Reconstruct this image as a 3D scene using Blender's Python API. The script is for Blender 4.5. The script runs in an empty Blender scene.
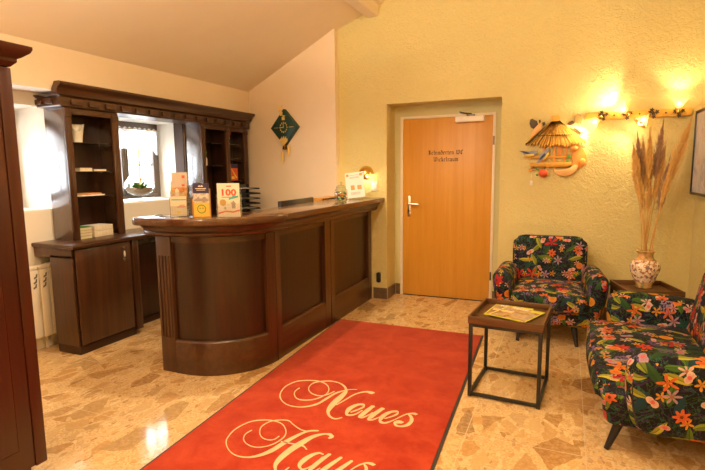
import bpy, bmesh, math, random
from mathutils import Vector, Matrix
PI = math.pi
random.seed(7)
SC = bpy.context.scene
COL = SC.collection
R = math.radians

# ------------------------------------------------------------------ objects
def tag(o, label=None, cat=None, group=None, kind=None):
    if label: o['label'] = label
    if cat: o['category'] = cat
    if group: o['group'] = group
    if kind: o['kind'] = kind
    return o

def empty(name, loc=(0, 0, 0), rz=0.0, label=None, cat=None, group=None):
    o = bpy.data.objects.new(name, None)
    o.empty_display_size = .05
    COL.objects.link(o)
    o.location = loc
    o.rotation_euler = (0, 0, rz)
    return tag(o, label, cat, group)

def copy_tree(o, parent=None):
    c = o.copy()
    COL.objects.link(c)
    if parent: c.parent = parent
    for ch in list(o.children):
        copy_tree(ch, c)
    return c

def uv_box(me, s=1.0):
    uv = me.uv_layers.new(name='uv')
    for p in me.polygons:
        n = p.normal
        ax = max(range(3), key=lambda i: abs(n[i]))
        for li in p.loop_indices:
            c = me.vertices[me.loops[li].vertex_index].co
            if ax == 0: a = (c.y, c.z)
            elif ax == 1: a = (c.x, c.z + .31)
            else: a = (c.x + .17, c.y + .13)
            uv.data[li].uv = (a[0]*s, a[1]*s)

class MB:
    """collects shapes and links them as ONE mesh object"""
    def __init__(self):
        self.v = []; self.f = []; self.m = []
    def raw(self, vs, fs, mi=0, M=None):
        n = len(self.v)
        for p in vs:
            p = Vector(p)
            if M: p = M @ p
            self.v.append(tuple(p))
        for f in fs:
            self.f.append([i+n for i in f]); self.m.append(mi)
        return self
    def bm(self, bm, mi=0, M=None):
        bm.verts.index_update()
        self.raw([v.co for v in bm.verts], [[v.index for v in f.verts] for f in bm.faces], mi, M)
        bm.free()
        return self
    def box(self, x0, x1, y0, y1, z0, z1, bev=0.0, mi=0, M=None, seg=2, fn=None, sub=0):
        bm = bmesh.new()
        bmesh.ops.create_cube(bm, size=1)
        for v in bm.verts:
            v.co = Vector(((x0+x1)/2+v.co.x*(x1-x0), (y0+y1)/2+v.co.y*(y1-y0), (z0+z1)/2+v.co.z*(z1-z0)))
        if sub:
            bmesh.ops.subdivide_edges(bm, edges=bm.edges[:], cuts=sub, use_grid_fill=True)
        if bev > 0:
            ed = [e for e in bm.edges if e.calc_face_angle(0) > .5]
            bmesh.ops.bevel(bm, geom=ed, offset=bev, segments=seg, affect='EDGES', profile=.5)
        if fn:
            for v in bm.verts: v.co = Vector(fn(v.co.x, v.co.y, v.co.z))
        return self.bm(bm, mi, M)
    def rbox(self, x0, x1, y0, y1, z0, z1, r, mi=0, M=None, fn=None, seg=5, flat=6):
        """soft box with an even grid, round on every edge"""
        c = ((x0+x1)/2, (y0+y1)/2, (z0+z1)/2); h = ((x1-x0)/2, (y1-y0)/2, (z1-z0)/2)
        def axis(hh):
            q = min(r, hh*.98); out = [-hh+q*(1-math.cos(PI/2*k/seg)) for k in range(seg)]
            out = [-hh+q*math.tan(PI/4*k/seg)*1.0 for k in range(seg)]
            inn = [-(hh-q)+2*(hh-q)*k/flat for k in range(flat+1)]
            return out+inn+[-v for v in out[::-1]]
        A = [axis(v) for v in h]; idx = {}; vs = []; fs = []
        def vert(p):
            k = tuple(round(v, 6) for v in p)
            if k not in idx:
                q = [max(-(h[i]-min(r, h[i]*.98)), min(h[i]-min(r, h[i]*.98), p[i])) for i in range(3)]
                d = Vector([p[i]-q[i] for i in range(3)])
                if d.length > 1e-9: d = d.normalized()*min(r, min(h)*.98)
                w = [q[i]+d[i]+c[i] for i in range(3)]
                idx[k] = len(vs); vs.append(fn(*w) if fn else tuple(w))
            return idx[k]
        for ax in range(3):
            u, v = (ax+1) % 3, (ax+2) % 3
            for s in (-1, 1):
                for i in range(len(A[u])-1):
                    for j in range(len(A[v])-1):
                        q = []
                        for (a, b_) in ((i, j), (i+1, j), (i+1, j+1), (i, j+1)):
                            p = [0, 0, 0]; p[ax] = s*h[ax]; p[u] = A[u][a]; p[v] = A[v][b_]
                            q.append(vert(p))
                        fs.append(q if s > 0 else q[::-1])
        return self.raw(vs, fs, mi, M)
    def prism(self, pts, a0, a1, axis='z', mi=0, M=None, bev=0.0):
        """2D polygon extruded along an axis; pts are the two remaining coordinates in xyz order"""
        def P(p, a):
            return (p[0], p[1], a) if axis == 'z' else (p[0], a, p[1]) if axis == 'y' else (a, p[0], p[1])
        bm = bmesh.new()
        vs = [bm.verts.new(P(p, a0)) for p in pts]
        f = bm.faces.new(vs)
        r = bmesh.ops.extrude_face_region(bm, geom=[f])
        d = Vector(P((0, 0), a1-a0))
        for g in r['geom']:
            if isinstance(g, bmesh.types.BMVert): g.co += d
        bmesh.ops.recalc_face_normals(bm, faces=bm.faces[:])
        if bev > 0:
            ed = [e for e in bm.edges if e.calc_face_angle(0) > .6 and abs(e.calc_length()-abs(a1-a0)) > 1e-6]
            bmesh.ops.bevel(bm, geom=ed, offset=bev, segments=2, affect='EDGES', profile=.5)
        return self.bm(bm, mi, M)
    def lathe(self, prof, c=(0, 0, 0), n=24, mi=0, M=None, caps=True):
        vs = []; fs = []
        for r, z in prof:
            for k in range(n):
                a = 2*PI*k/n
                vs.append((c[0]+r*math.cos(a), c[1]+r*math.sin(a), c[2]+z))
        for i in range(len(prof)-1):
            for k in range(n):
                k2 = (k+1) % n
                fs.append([i*n+k, i*n+k2, (i+1)*n+k2, (i+1)*n+k])
        if caps:
            if prof[0][0] > 1e-5: fs.append(list(range(n))[::-1])
            if prof[-1][0] > 1e-5: fs.append([(len(prof)-1)*n+k for k in range(n)])
        return self.raw(vs, fs, mi, M)
    def tube(self, path, rad, n=8, mi=0, M=None, caps=True):
        path = [Vector(p) for p in path]
        if not isinstance(rad, (list, tuple)): rad = [rad]*len(path)
        vs = []; fs = []
        up = None
        for i, p in enumerate(path):
            t = (path[min(i+1, len(path)-1)]-path[max(i-1, 0)]).normalized()
            if up is None:
                up = Vector((0, 0, 1)) if abs(t.z) < .9 else Vector((1, 0, 0))
            a = t.cross(up).normalized(); b = t.cross(a).normalized(); up = -b
            for k in range(n):
                th = 2*PI*k/n
                vs.append(p+(a*math.cos(th)+b*math.sin(th))*rad[i])
        for i in range(len(path)-1):
            for k in range(n):
                k2 = (k+1) % n
                fs.append([i*n+k, i*n+k2, (i+1)*n+k2, (i+1)*n+k])
        if caps:
            fs.append(list(range(n))); fs.append([(len(path)-1)*n+k for k in range(n)][::-1])
        return self.raw(vs, fs, mi, M)
    def sphere(self, c, r, sx=1, sy=1, sz=1, mi=0, M=None, u=14, v=9):
        bm = bmesh.new()
        bmesh.ops.create_uvsphere(bm, u_segments=u, v_segments=v, radius=r)
        for w in bm.verts: w.co = Vector((c[0]+w.co.x*sx, c[1]+w.co.y*sy, c[2]+w.co.z*sz))
        return self.bm(bm, mi, M)
    def sweep(self, path, prof, mi=0, caps=True):
        """closed (offset, z) profile swept along a plan path; offset goes to the left of travel"""
        nn = len(path); k = len(prof); vs = []; fs = []
        for i in range(nn):
            p = Vector(path[i])
            d1 = (Vector(path[i])-Vector(path[i-1])).normalized() if i > 0 else None
            d2 = (Vector(path[i+1])-Vector(path[i])).normalized() if i < nn-1 else None
            if d1 is None: d1 = d2
            if d2 is None: d2 = d1
            n1 = Vector((-d1.y, d1.x)); n2 = Vector((-d2.y, d2.x))
            m = (n1+n2).normalized(); sc = 1/max(.3, m.dot(n1))
            for o, z in prof:
                q = p+m*o*sc
                vs.append((q.x, q.y, z))
        for i in range(nn-1):
            for j in range(k):
                j2 = (j+1) % k
                fs.append([i*k+j, i*k+j2, (i+1)*k+j2, (i+1)*k+j])
        if caps:
            fs.append(list(range(k))); fs.append([(nn-1)*k+j for j in range(k)][::-1])
        return self.raw(vs, fs, mi)
    def build(self, name, mats, parent=None, label=None, smooth=35, uv=False, loc=None, kind=None, fix=True):
        me = bpy.data.meshes.new(name)
        me.from_pydata(self.v, [], self.f)
        if not isinstance(mats, (list, tuple)): mats = [mats]
        for m in mats: me.materials.append(m)
        me.polygons.foreach_set('material_index', self.m)
        me.update()
        if fix:
            b = bmesh.new(); b.from_mesh(me)
            bmesh.ops.recalc_face_normals(b, faces=b.faces[:])
            b.to_mesh(me); b.free()
        if smooth:
            me.polygons.foreach_set('use_smooth', [True]*len(me.polygons))
            me.set_sharp_from_angle(angle=R(smooth))
        if uv: uv_box(me)
        o = bpy.data.objects.new(name, me)
        COL.objects.link(o)
        if parent: o.parent = parent
        if loc: o.location = loc
        if label: o['label'] = label
        if kind: o['kind'] = kind
        return o

def struct(name, mb, mats, parent=None, **k):
    return mb.build(name, mats, parent, kind='structure', **k)

def arc(cx, cy, r, a0, a1, n=16):
    return [(cx+r*math.cos(R(a0+(a1-a0)*i/n)), cy+r*math.sin(R(a0+(a1-a0)*i/n))) for i in range(n+1)]

def catmull(pts, n=6):
    out = []
    P = [Vector(p) for p in pts]
    for i in range(len(P)-1):
        a = P[max(i-1, 0)]; b = P[i]; c = P[i+1]; d = P[min(i+2, len(P)-1)]
        for k in range(n):
            t = k/n
            out.append(.5*((2*b)+(c-a)*t+(2*a-5*b+4*c-d)*t*t+(3*b-a-3*c+d)*t**3))
    out.append(P[-1])
    return out

def rounded_rect(w, h, r, n=6):
    pts = []
    for cx, cy, a in ((w/2-r, h/2-r, 0), (-w/2+r, h/2-r, 90), (-w/2+r, -h/2+r, 180), (w/2-r, -h/2+r, 270)):
        pts += arc(cx, cy, r, a, a+90, n)
    return pts

def text_mesh(txt, size, bold=0.0, sx=1.0, shear=0.0):
    """vector lettering as flat faces in the xy plane, centred; returns (verts, faces, width)"""
    cu = bpy.data.curves.new('t', 'FONT')
    cu.body = txt; cu.size = size; cu.offset = bold; cu.shear = shear
    cu.align_x = 'CENTER'; cu.align_y = 'CENTER'; cu.resolution_u = 2
    ob = bpy.data.objects.new('t', cu)
    COL.objects.link(ob)
    dg = bpy.context.evaluated_depsgraph_get()
    dg.update()
    me = ob.evaluated_get(dg).to_mesh()
    vs = [(v.co.x*sx, v.co.y, v.co.z) for v in me.vertices]
    fs = [list(p.vertices) for p in me.polygons]
    ob.evaluated_get(dg).to_mesh_clear()
    bpy.data.objects.remove(ob); bpy.data.curves.remove(cu)
    return vs, fs
# ------------------------------------------------------------------ materials
class NT:
    def __init__(self, name):
        self.mat = bpy.data.materials.new(name); self.mat.use_nodes = True
        self.t = self.mat.node_tree; self.N = self.t.nodes; self.L = self.t.links
        self.b = self.N['Principled BSDF']
    def n(self, typ, **k):
        o = self.N.new(typ)
        for a, v in k.items(): setattr(o, a, v)
        return o
    def set(self, sock, v):
        if hasattr(v, 'is_output') or isinstance(v, bpy.types.NodeSocket): self.L.new(v, sock)
        elif isinstance(v, (tuple, list)) and sock.type == 'RGBA' and len(v) == 3: sock.default_value = (*v, 1)
        else: sock.default_value = v
    def math(self, op, a, b=0.0, c=0.0):
        o = self.n('ShaderNodeMath', operation=op)
        self.set(o.inputs[0], a); self.set(o.inputs[1], b); self.set(o.inputs[2], c)
        return o.outputs[0]
    def vm(self, op, a, b=(0, 0, 0)):
        o = self.n('ShaderNodeVectorMath', operation=op)
        self.set(o.inputs[0], a)
        self.set(o.inputs[1], b)
        return o.outputs['Value'] if op in ('LENGTH', 'DOT_PRODUCT', 'DISTANCE') else o.outputs[0]
    def mix(self, f, a, b, mode='MIX'):
        o = self.n('ShaderNodeMix', data_type='RGBA', blend_type=mode)
        self.set(o.inputs['Factor'], f)
        self.set(o.inputs[6], a); self.set(o.inputs[7], b)
        return o.outputs[2]
    def ramp(self, f, stops, interp='LINEAR'):
        o = self.n('ShaderNodeValToRGB'); cr = o.color_ramp; cr.interpolation = interp
        while len(cr.elements) < len(stops): cr.elements.new(.5)
        for e, (p, c) in zip(cr.elements, stops):
            e.position = p; e.color = (*c, 1) if len(c) == 3 else c
        self.set(o.inputs[0], f)
        return o.outputs[0]
    def coord(self, which='Object'):
        return self.n('ShaderNodeTexCoord').outputs[which]
    def mapping(self, v, scale=(1, 1, 1), loc=(0, 0, 0), rot=(0, 0, 0)):
        o = self.n('ShaderNodeMapping'); self.set(o.inputs[0], v)
        o.inputs['Scale'].default_value = scale; o.inputs['Location'].default_value = loc; o.inputs['Rotation'].default_value = rot
        return o.outputs[0]
    def noise(self, v, s=5, d=2, r=.5, dist=0.0):
        o = self.n('ShaderNodeTexNoise'); self.set(o.inputs['Vector'], v)
        o.inputs['Scale'].default_value = s; o.inputs['Detail'].default_value = d
        o.inputs['Roughness'].default_value = r; o.inputs['Distortion'].default_value = dist
        return o.outputs['Fac']
    def bump(self, h, st=.3, d=.01):
        o = self.n('ShaderNodeBump'); self.set(o.inputs['Height'], h)
        o.inputs['Strength'].default_value = st; o.inputs['Distance'].default_value = d
        self.L.new(o.outputs[0], self.b.inputs['Normal'])
    def fin(self, col=None, rough=.5, metal=0.0, **k):
        b = self.b
        if col is not None: self.set(b.inputs['Base Color'], col)
        self.set(b.inputs['Roughness'], rough); self.set(b.inputs['Metallic'], metal)
        for a, v in k.items(): self.set(b.inputs[a.replace('_', ' ')], v)
        return self.mat

def simple(name, col, rough=.5, metal=0.0, var=.12, scale=12, **k):
    m = NT(name)
    f = m.noise(m.coord(), scale, 2)
    c = m.mix(f, tuple(x*(1-var) for x in col), tuple(min(1, x*(1+var)) for x in col))
    return m.fin(c, rough, metal, **k)

def wood(name, dark, light, axis='z', rough=.3, sc=1.0, coat=.0, fine=1.0):
    m = NT(name)
    s = {'x': (.6, 14, 14), 'y': (14, .6, 14), 'z': (14, 14, .6)}[axis]
    v = m.mapping(m.coord(), tuple(a*sc for a in s))
    g = m.noise(v, 1.6, 5, .6, .6)
    v2 = m.mapping(m.coord(), tuple(a*sc*5*fine for a in s))
    g2 = m.noise(v2, 2.0, 2, .5)
    f = m.math('ADD', m.math('MULTIPLY', g, .75), m.math('MULTIPLY', g2, .25))
    c = m.ramp(f, [(.3, dark), (.7, light)])
    m.bump(g2, .06, .002)
    return m.fin(c, rough, Coat_Weight=coat, Coat_Roughness=.15)

def emis(name, col, st):
    m = NT(name)
    return m.fin((.8, .8, .8), .4, Emission_Color=(*col, 1), Emission_Strength=st)

def stucco(name, col, strength=.5, scale=38, col2=None):
    m = NT(name)
    v = m.coord()
    n1 = m.noise(v, scale, 3, .6, 1.2)
    n2 = m.noise(v, scale*.33, 2)
    mot = m.noise(v, 2.5, 3)
    c2 = col2 or tuple(x*.9 for x in col)
    c = m.mix(mot, c2, col)
    h = m.ramp(m.math('ADD', m.math('MULTIPLY', n1, .7), m.math('MULTIPLY', n2, .3)), [(.38, (0, 0, 0)), (.62, (1, 1, 1))])
    m.bump(h, strength, .010)
    return m.fin(c, .8)

def glass(name, tint=(1, 1, 1), rough=.0):
    m = NT(name)
    return m.fin(tint, rough, Transmission_Weight=1.0, IOR=1.45)

def clear(name, tint=(.95, .97, .97), amt=.12):
    """thin clear pane: mostly transparent with a glossy skin"""
    m = NT(name)
    tr = m.n('ShaderNodeBsdfTransparent'); tr.inputs[0].default_value = (*tint, 1)
    gl = m.n('ShaderNodeBsdfGlossy'); gl.inputs['Roughness'].default_value = .03
    lw = m.n('ShaderNodeLayerWeight'); lw.inputs[0].default_value = .5
    fc = m.math('POWER', lw.outputs['Facing'], 3.0)
    mx = m.n('ShaderNodeMixShader'); m.set(mx.inputs[0], m.math('MINIMUM', .9, m.math('ADD', amt*.5, m.math('MULTIPLY', fc, amt*5))))
    m.L.new(tr.outputs[0], mx.inputs[1]); m.L.new(gl.outputs[0], mx.inputs[2])
    m.L.new(mx.outputs[0], m.N['Material Output'].inputs['Surface'])
    return m.mat

M = {}
DK, LT = (.030, .0098, .0035), (.092, .034, .0115)
for ax in 'xyz':
    M['w'+ax] = wood('dark_walnut_'+ax, DK, LT, ax, .30, coat=.25)
    M['p'+ax] = wood('dark_panel_'+ax, (.016, .0046, .0014), (.042, .0120, .0034), ax, .36, coat=.08)
    M['m'+ax] = wood('mahogany_'+ax, (.036, .0062, .002), (.066, .0125, .004), ax, .36, .7)
    M['oak'+ax] = wood('oak_veneer_'+ax, (.56, .255, .026), (.66, .325, .046), ax, .36, .8)
    M['rust'+ax] = wood('rustic_brown_'+ax, (.055, .020, .005), (.17, .072, .020), ax, .4, 1.2)
M['top'] = wood('counter_top_wood', (.06, .022, .009), (.125, .052, .022), 'y', .16, coat=.5)
M['matt_wood'] = wood('matt_walnut', (.03, .012, .005), (.07, .028, .012), 'z', .7)
M['side'] = wood('polished_walnut', DK, (.10, .045, .022), 'z', .2, coat=1.0)
M['side'].node_tree.nodes['Principled BSDF'].inputs['Coat Roughness'].default_value = .22
M['side'].node_tree.nodes['Principled BSDF'].inputs['Coat IOR'].default_value = 2.1
M['cream'] = stucco('cream_plaster', (.86, .70, .50), .12, 60)
M['white_plaster'] = stucco('white_plaster', (.86, .80, .70), .12, 60)
M['ceil'] = stucco('ceiling_plaster', (.90, .76, .58), .05, 70)
M['green'] = stucco('green_yellow_stucco', (.72, .61, .275), .62, 30, (.655, .575, .255))
M['green_smooth'] = stucco('pale_green_wallpaper', (.60, .56, .30), .3, 55, (.56, .53, .28))
M['tan_edge'] = stucco('tan_plaster_edge', (.80, .58, .26), .1, 60)
M['black_metal'] = simple('black_metal', (.012, .011, .010), .45)
M['black_plastic'] = simple('black_plastic', (.012, .012, .014), .35)
M['black_leg'] = simple('black_leg', (.010, .009, .009), .4)
M['brass'] = simple('brass', (.72, .46, .13), .22, 1.0, .05)
M['gold'] = simple('gold_leaf', (.85, .58, .16), .35, .25, .1)
M['chrome'] = simple('satin_steel', (.72, .70, .66), .25, 1.0, .04)
M['pewter'] = simple('pewter', (.20, .18, .16), .35, .9)
M['ivory'] = simple('ivory_enamel', (.78, .70, .56), .35)
M['cream_enamel'] = simple('cream_radiator_enamel', (.80, .72, .58), .35, var=.05)
M['white'] = simple('white_paint', (.82, .78, .72), .4, var=.04)
M['paper'] = simple('white_paper', (.85, .82, .76), .7, var=.03)
M['paper_edge'] = simple('stacked_paper_edges', (.68, .58, .42), .8, var=.3, scale=90)
M['frame_white'] = simple('painted_door_frame', (.74, .66, .52), .45, var=.04)
M['win_brown'] = simple('brown_window_frame', (.16, .125, .10), .35)
M['yellowwood'] = simple('yellow_wood', (.62, .30, .05), .45)
M['bark'] = simple('baseboard_stone', (.13, .085, .05), .4, var=.35, scale=25)
M['joint'] = simple('baseboard_joint', (.42, .33, .22), .6)
M['rubber'] = simple('dark_rubber', (.045, .04, .035), .7)
M['straw'] = simple('thatch_straw', (.80, .46, .08), .6, var=.3, scale=40)
M['straw2'] = simple('thatch_straw_dark', (.66, .33, .04), .6, var=.3, scale=40)
M['orange'] = simple('orange_paint', (.78, .33, .06), .5, var=.2, scale=18)
M['orange2'] = simple('peach_paint', (.86, .50, .20), .5, var=.15, scale=18)
M['red'] = simple('red_paint', (.70, .10, .03), .4)
M['bluegrey'] = simple('blue_grey_paint', (.28, .33, .46), .5, var=.3, scale=30)
M['yellow'] = simple('yellow_paint', (.85, .62, .06), .5)
M['leafbrown'] = simple('dark_brown_leaf', (.07, .04, .02), .5)
M['tan'] = simple('tan_leaf', (.50, .32, .10), .5)
M['leafgreen'] = simple('leaf_green', (.10, .30, .03), .5)
M['darkgreen'] = simple('clock_dark_green', (.012, .055, .045), .35, var=.1)
M['clearplastic'] = clear('clear_acrylic', (.93, .95, .96), .14)
M['pane'] = clear('window_pane', (.97, .98, .98), .08)
M['shelfglass'] = clear('shelf_glass', (.62, .70, .66), .22)
M['bowlglass'] = clear('bowl_glass', (.90, .94, .93), .16)
M['bulb'] = emis('bulb_glow', (1, .78, .42), 14)
M['spotglow'] = emis('cabinet_spot_glow', (1, .75, .40), 5)
M['lamp_glow'] = emis('lamp_opal_glow', (1, .80, .48), 9)
M['opal'] = emis('added_lamp_opal', (1, .80, .52), 5)

# floor: agglomerate marble tiles with big brown and beige stone chips
def floor_mat():
    m = NT('marble_agglomerate_tile')
    v = m.coord()
    nz = m.n('ShaderNodeTexNoise'); m.set(nz.inputs['Vector'], v); nz.inputs['Scale'].default_value = 7; nz.inputs['Detail'].default_value = 3
    wv = m.vm('ADD', v, m.vm('MULTIPLY', nz.outputs['Color'], (.05, .05, .0)))
    def chips(scale, seed, thr, edge):
        vo = m.n('ShaderNodeTexVoronoi', voronoi_dimensions='2D', feature='F1')
        mp = m.mapping(wv, (1, .58, 1), (seed, seed*.7, 0), (0, 0, .5+seed))
        m.set(vo.inputs['Vector'], mp); vo.inputs['Scale'].default_value = scale
        ve = m.n('ShaderNodeTexVoronoi', voronoi_dimensions='2D', feature='DISTANCE_TO_EDGE')
        m.set(ve.inputs['Vector'], mp); ve.inputs['Scale'].default_value = scale
        sp = m.n('ShaderNodeSeparateColor'); m.set(sp.inputs[0], vo.outputs['Color'])
        inside = m.math('GREATER_THAN', ve.outputs['Distance'], edge)
        sel = m.math('LESS_THAN', sp.outputs[0], thr)
        return m.math('MULTIPLY', inside, sel), sp.outputs[1]
    fine = m.noise(v, 75, 4, .7)
    base = m.ramp(fine, [(.32, (.46, .26, .09)), (.46, (.66, .43, .19)), (.62, (.78, .57, .31))])
    c1, r1 = chips(42, 1.3, .5, .06)
    col = m.mix(c1, base, m.ramp(r1, [(0, (.38, .20, .065)), (.4, (.80, .60, .33)), (.7, (.55, .32, .11)), (1, (.74, .52, .26))]))
    c2, r2 = chips(12, 3.1, .26, .12)
    col = m.mix(c2, col, m.ramp(r2, [(0, (.36, .18, .055)), (.35, (.52, .29, .10)), (.7, (.66, .44, .20)), (1, (.42, .26, .11))]))
    c3, r3 = chips(6.0, 5.7, .17, .14)
    col = m.mix(c3, col, m.ramp(r3, [(0, (.34, .17, .055)), (.4, (.50, .29, .11)), (.8, (.42, .27, .12)), (1, (.30, .185, .09))]))
    col = m.mix(m.math('MULTIPLY', m.ramp(m.noise(v, 34, 4, .7), [(.4, (0, 0, 0)), (.65, (1, 1, 1))]), .5), col, base)
    # joints
    sx = m.n('ShaderNodeSeparateXYZ'); m.set(sx.inputs[0], m.mapping(v, (1, 1, 1), (.16, .07, 0)))
    def line(c, period):
        fr = m.math('FRACT', m.math('DIVIDE', c, period))
        return m.math('LESS_THAN', m.math('ABSOLUTE', m.math('SUBTRACT', fr, .5)), .004/period*.5)
    ln = m.math('MAXIMUM', line(sx.outputs[0], .60), line(sx.outputs[1], .60))
    col = m.mix(ln, col, (.56, .44, .28))
    ro = m.math('ADD', .05, m.math('MULTIPLY', m.noise(v, 5, 3), .08))
    ro = m.math('ADD', ro, m.math('MULTIPLY', ln, .4))
    m.bump(m.noise(v, 2.2, 2), .05, .01)
    return m.fin(col, ro, Specular_IOR_Level=.5)
M['floor'] = floor_mat()

def rug_mat(name, a, b):
    m = NT(name)
    v = m.coord()
    f = m.noise(v, 260, 2, .7)
    g = m.ramp(m.noise(v, 6, 5, .7, .4), [(.36, (0, 0, 0)), (.64, (1, 1, 1))])
    c = m.mix(m.math('ADD', m.math('MULTIPLY', f, .45), m.math('MULTIPLY', g, .55)), a, b)
    m.bump(f, .5, .004)
    return m.fin(c, .95, Sheen_Weight=.25, Sheen_Roughness=.5, Sheen_Tint=(1, .4, .3, 1), Specular_IOR_Level=.1)
M['rug'] = rug_mat('red_carpet_pile', (.31, .017, .007), (.54, .072, .027))
M['rug_letter'] = rug_mat('cream_carpet_pile', (.70, .46, .24), (.86, .62, .36))

# dark upholstery printed with flowers, fruit and leaves
def fabric_mat():
    m = NT('flower_print_upholstery')
    uv = m.coord('UV')
    nz = m.n('ShaderNodeTexNoise'); m.set(nz.inputs['Vector'], uv); nz.inputs['Scale'].default_value = 16; nz.inputs['Detail'].default_value = 1
    wob = m.vm('ADD', uv, m.vm('MULTIPLY', m.vm('SUBTRACT', nz.outputs['Color'], (.5, .5, .5)), (.018, .018, 0)))
    def cells(scale, seed, jit=.8, src=None):
        vo = m.n('ShaderNodeTexVoronoi', voronoi_dimensions='2D', feature='F1')
        v = m.mapping(src or wob, (1, 1, 1), (seed, seed*1.7, 0))
        m.set(vo.inputs['Vector'], v); vo.inputs['Scale'].default_value = scale; vo.inputs['Randomness'].default_value = jit
        d = m.vm('SUBTRACT', v, vo.outputs['Position'])
        sp = m.n('ShaderNodeSeparateXYZ'); m.set(sp.inputs[0], d)
        rc = m.n('ShaderNodeSeparateColor'); m.set(rc.inputs[0], vo.outputs['Color'])
        return sp.outputs[0], sp.outputs[1], rc.outputs[0], rc.outputs[1], rc.outputs[2]
    def rotd(x, y, a):
        c = m.math('COSINE', a); s = m.math('SINE', a)
        return (m.math('SUBTRACT', m.math('MULTIPLY', x, c), m.math('MULTIPLY', y, s)),
                m.math('ADD', m.math('MULTIPLY', x, s), m.math('MULTIPLY', y, c)))
    def flower(col, scale, seed, petals, rad, a, b, dens, ramp, centre=None, crad=.25, sharp=1.0):
        x, y, r1, r2, r3 = cells(scale, seed)
        r = m.math('SQRT', m.math('ADD', m.math('MULTIPLY', x, x), m.math('MULTIPLY', y, y)))
        th = m.math('ADD', m.math('ARCTAN2', y, x), m.math('MULTIPLY', r1, 6.28))
        pet = m.math('COSINE', m.math('MULTIPLY', th, petals))
        pw = m.math('ADD', a, m.math('MULTIPLY', pet, b))
        lim = m.math('MULTIPLY', pw, m.math('MULTIPLY', m.math('ADD', .75, m.math('MULTIPLY', r3, .5)), rad))
        mask = m.math('MULTIPLY', m.math('LESS_THAN', r, lim), m.math('LESS_THAN', r2, dens))
        pc = m.ramp(r3, ramp, 'CONSTANT')
        sh = m.math('DIVIDE', r, lim)
        vein = m.noise(m.mapping(uv, (1, 1, 1)), 120, 1)
        pc = m.mix(m.math('MULTIPLY', m.math('SUBTRACT', 1.0, sh), .45), pc, (.25, .02, .02), 'MIX')
        pc = m.mix(m.math('MULTIPLY', vein, .5), pc, (.05, .01, .02))
        if centre:
            pc = m.mix(m.math('LESS_THAN', r, crad*rad), pc, centre)
        return m.mix(mask, col, pc)
    def leaf(col, scale, seed, la, lb, dens, ramp):
        x, y, r1, r2, r3 = cells(scale, seed)
        u, v = rotd(x, y, m.math('MULTIPLY', r1, 6.28))
        q = m.math('DIVIDE', u, la)
        lim = m.math('MULTIPLY', m.math('SUBTRACT', 1.0, m.math('MULTIPLY', q, q)), lb)
        mask = m.math('MULTIPLY', m.math('LESS_THAN', m.math('ABSOLUTE', v), lim), m.math('LESS_THAN', r2, dens))
        c = m.ramp(r3, ramp, 'CONSTANT')
        rib = m.math('LESS_THAN', m.math('ABSOLUTE', v), .0022)
        c = m.mix(m.math('MULTIPLY', rib, .6), c, (.02, .05, .02))
        c = m.mix(m.math('MULTIPLY', m.math('GREATER_THAN', v, 0.0), .4), c, (.01, .04, .02))
        return m.mix(mask, col, c)
    col = m.mix(m.noise(uv, 6, 2), (.004, .004, .006), (.010, .010, .018))
    # fern-like strokes
    for sd, cc, sc in ((0., (.02, .09, .08), 9), (3.3, (.04, .085, .02), 13), (7.1, (.04, .014, .065), 8)):
        n = m.noise(m.mapping(uv, (1, 1, 1), (sd, sd, 0)), sc, 3, .55, 1.5)
        ln = m.math('LESS_THAN', m.math('ABSOLUTE', m.math('SUBTRACT', n, .5)), .014)
        col = m.mix(m.math('MULTIPLY', ln, .9), col, cc)
    G = [(0, (.06, .14, .015)), (.3, (.20, .24, .02)), (.55, (.012, .075, .05)), (.8, (.30, .30, .03))]
    col = leaf(col, 6.5, 11.2, .075, .020, .75, [(0, (.012, .06, .045)), (.5, (.025, .075, .02)), (.8, (.01, .04, .07))])
    col = leaf(col, 8.0, 4.4, .060, .018, .5, G)
    col = leaf(col, 7.0, 21.4, .066, .017, .48, [(0, (.30, .30, .03)), (.35, (.10, .17, .015)), (.7, (.42, .38, .04))])
    # purple clusters
    x, y, r1, r2, r3 = cells(5.0, 8.8)
    rr = m.math('SQRT', m.math('ADD', m.math('MULTIPLY', x, x), m.math('MULTIPLY', y, y)))
    spk = m.math('GREATER_THAN', m.noise(uv, 75, 1), .5)
    msk = m.math('MULTIPLY', m.math('MULTIPLY', m.math('LESS_THAN', rr, .05), spk), m.math('LESS_THAN', r2, .5))
    col = m.mix(msk, col, m.mix(r3, (.10, .035, .17), (.28, .20, .33)))
    O = [(0, (.70, .15, .03)), (.45, (.62, .05, .02)), (.7, (.78, .26, .03)), (.88, (.50, .02, .02))]
    P = [(0, (.66, .36, .30)), (.4, (.72, .50, .42)), (.75, (.45, .30, .40))]
    Y = [(0, (.80, .46, .02)), (.5, (.72, .34, .02))]
    col = flower(col, 9.5, 15.7, 5, .026, .58, .42, .45, Y, (.35, .12, .01), .2)
    col = flower(col, 8.0, 2.2, 6, .034, .55, .45, .50, P, (.30, .10, .06), .22)
    col = flower(col, 8.5, 31.9, 2, .032, .66, .28, .45, P, (.55, .10, .10), .3)
    col = flower(col, 6.0, 6.1, 7, .048, .76, .24, .46, O, (.10, .03, .01), .16)
    col = flower(col, 6.2, 17.3, 5, .054, .50, .50, .36, O)
    col = flower(col, 6.6, 41.3, 1, .034, .92, .08, .28, [(0, (.80, .24, .02)), (.5, (.76, .33, .03))])
    m.bump(m.noise(uv, 350, 1), .12, .001)
    return m.fin(col, .7, Specular_IOR_Level=.18)
M['fabric'] = fabric_mat()

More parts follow.
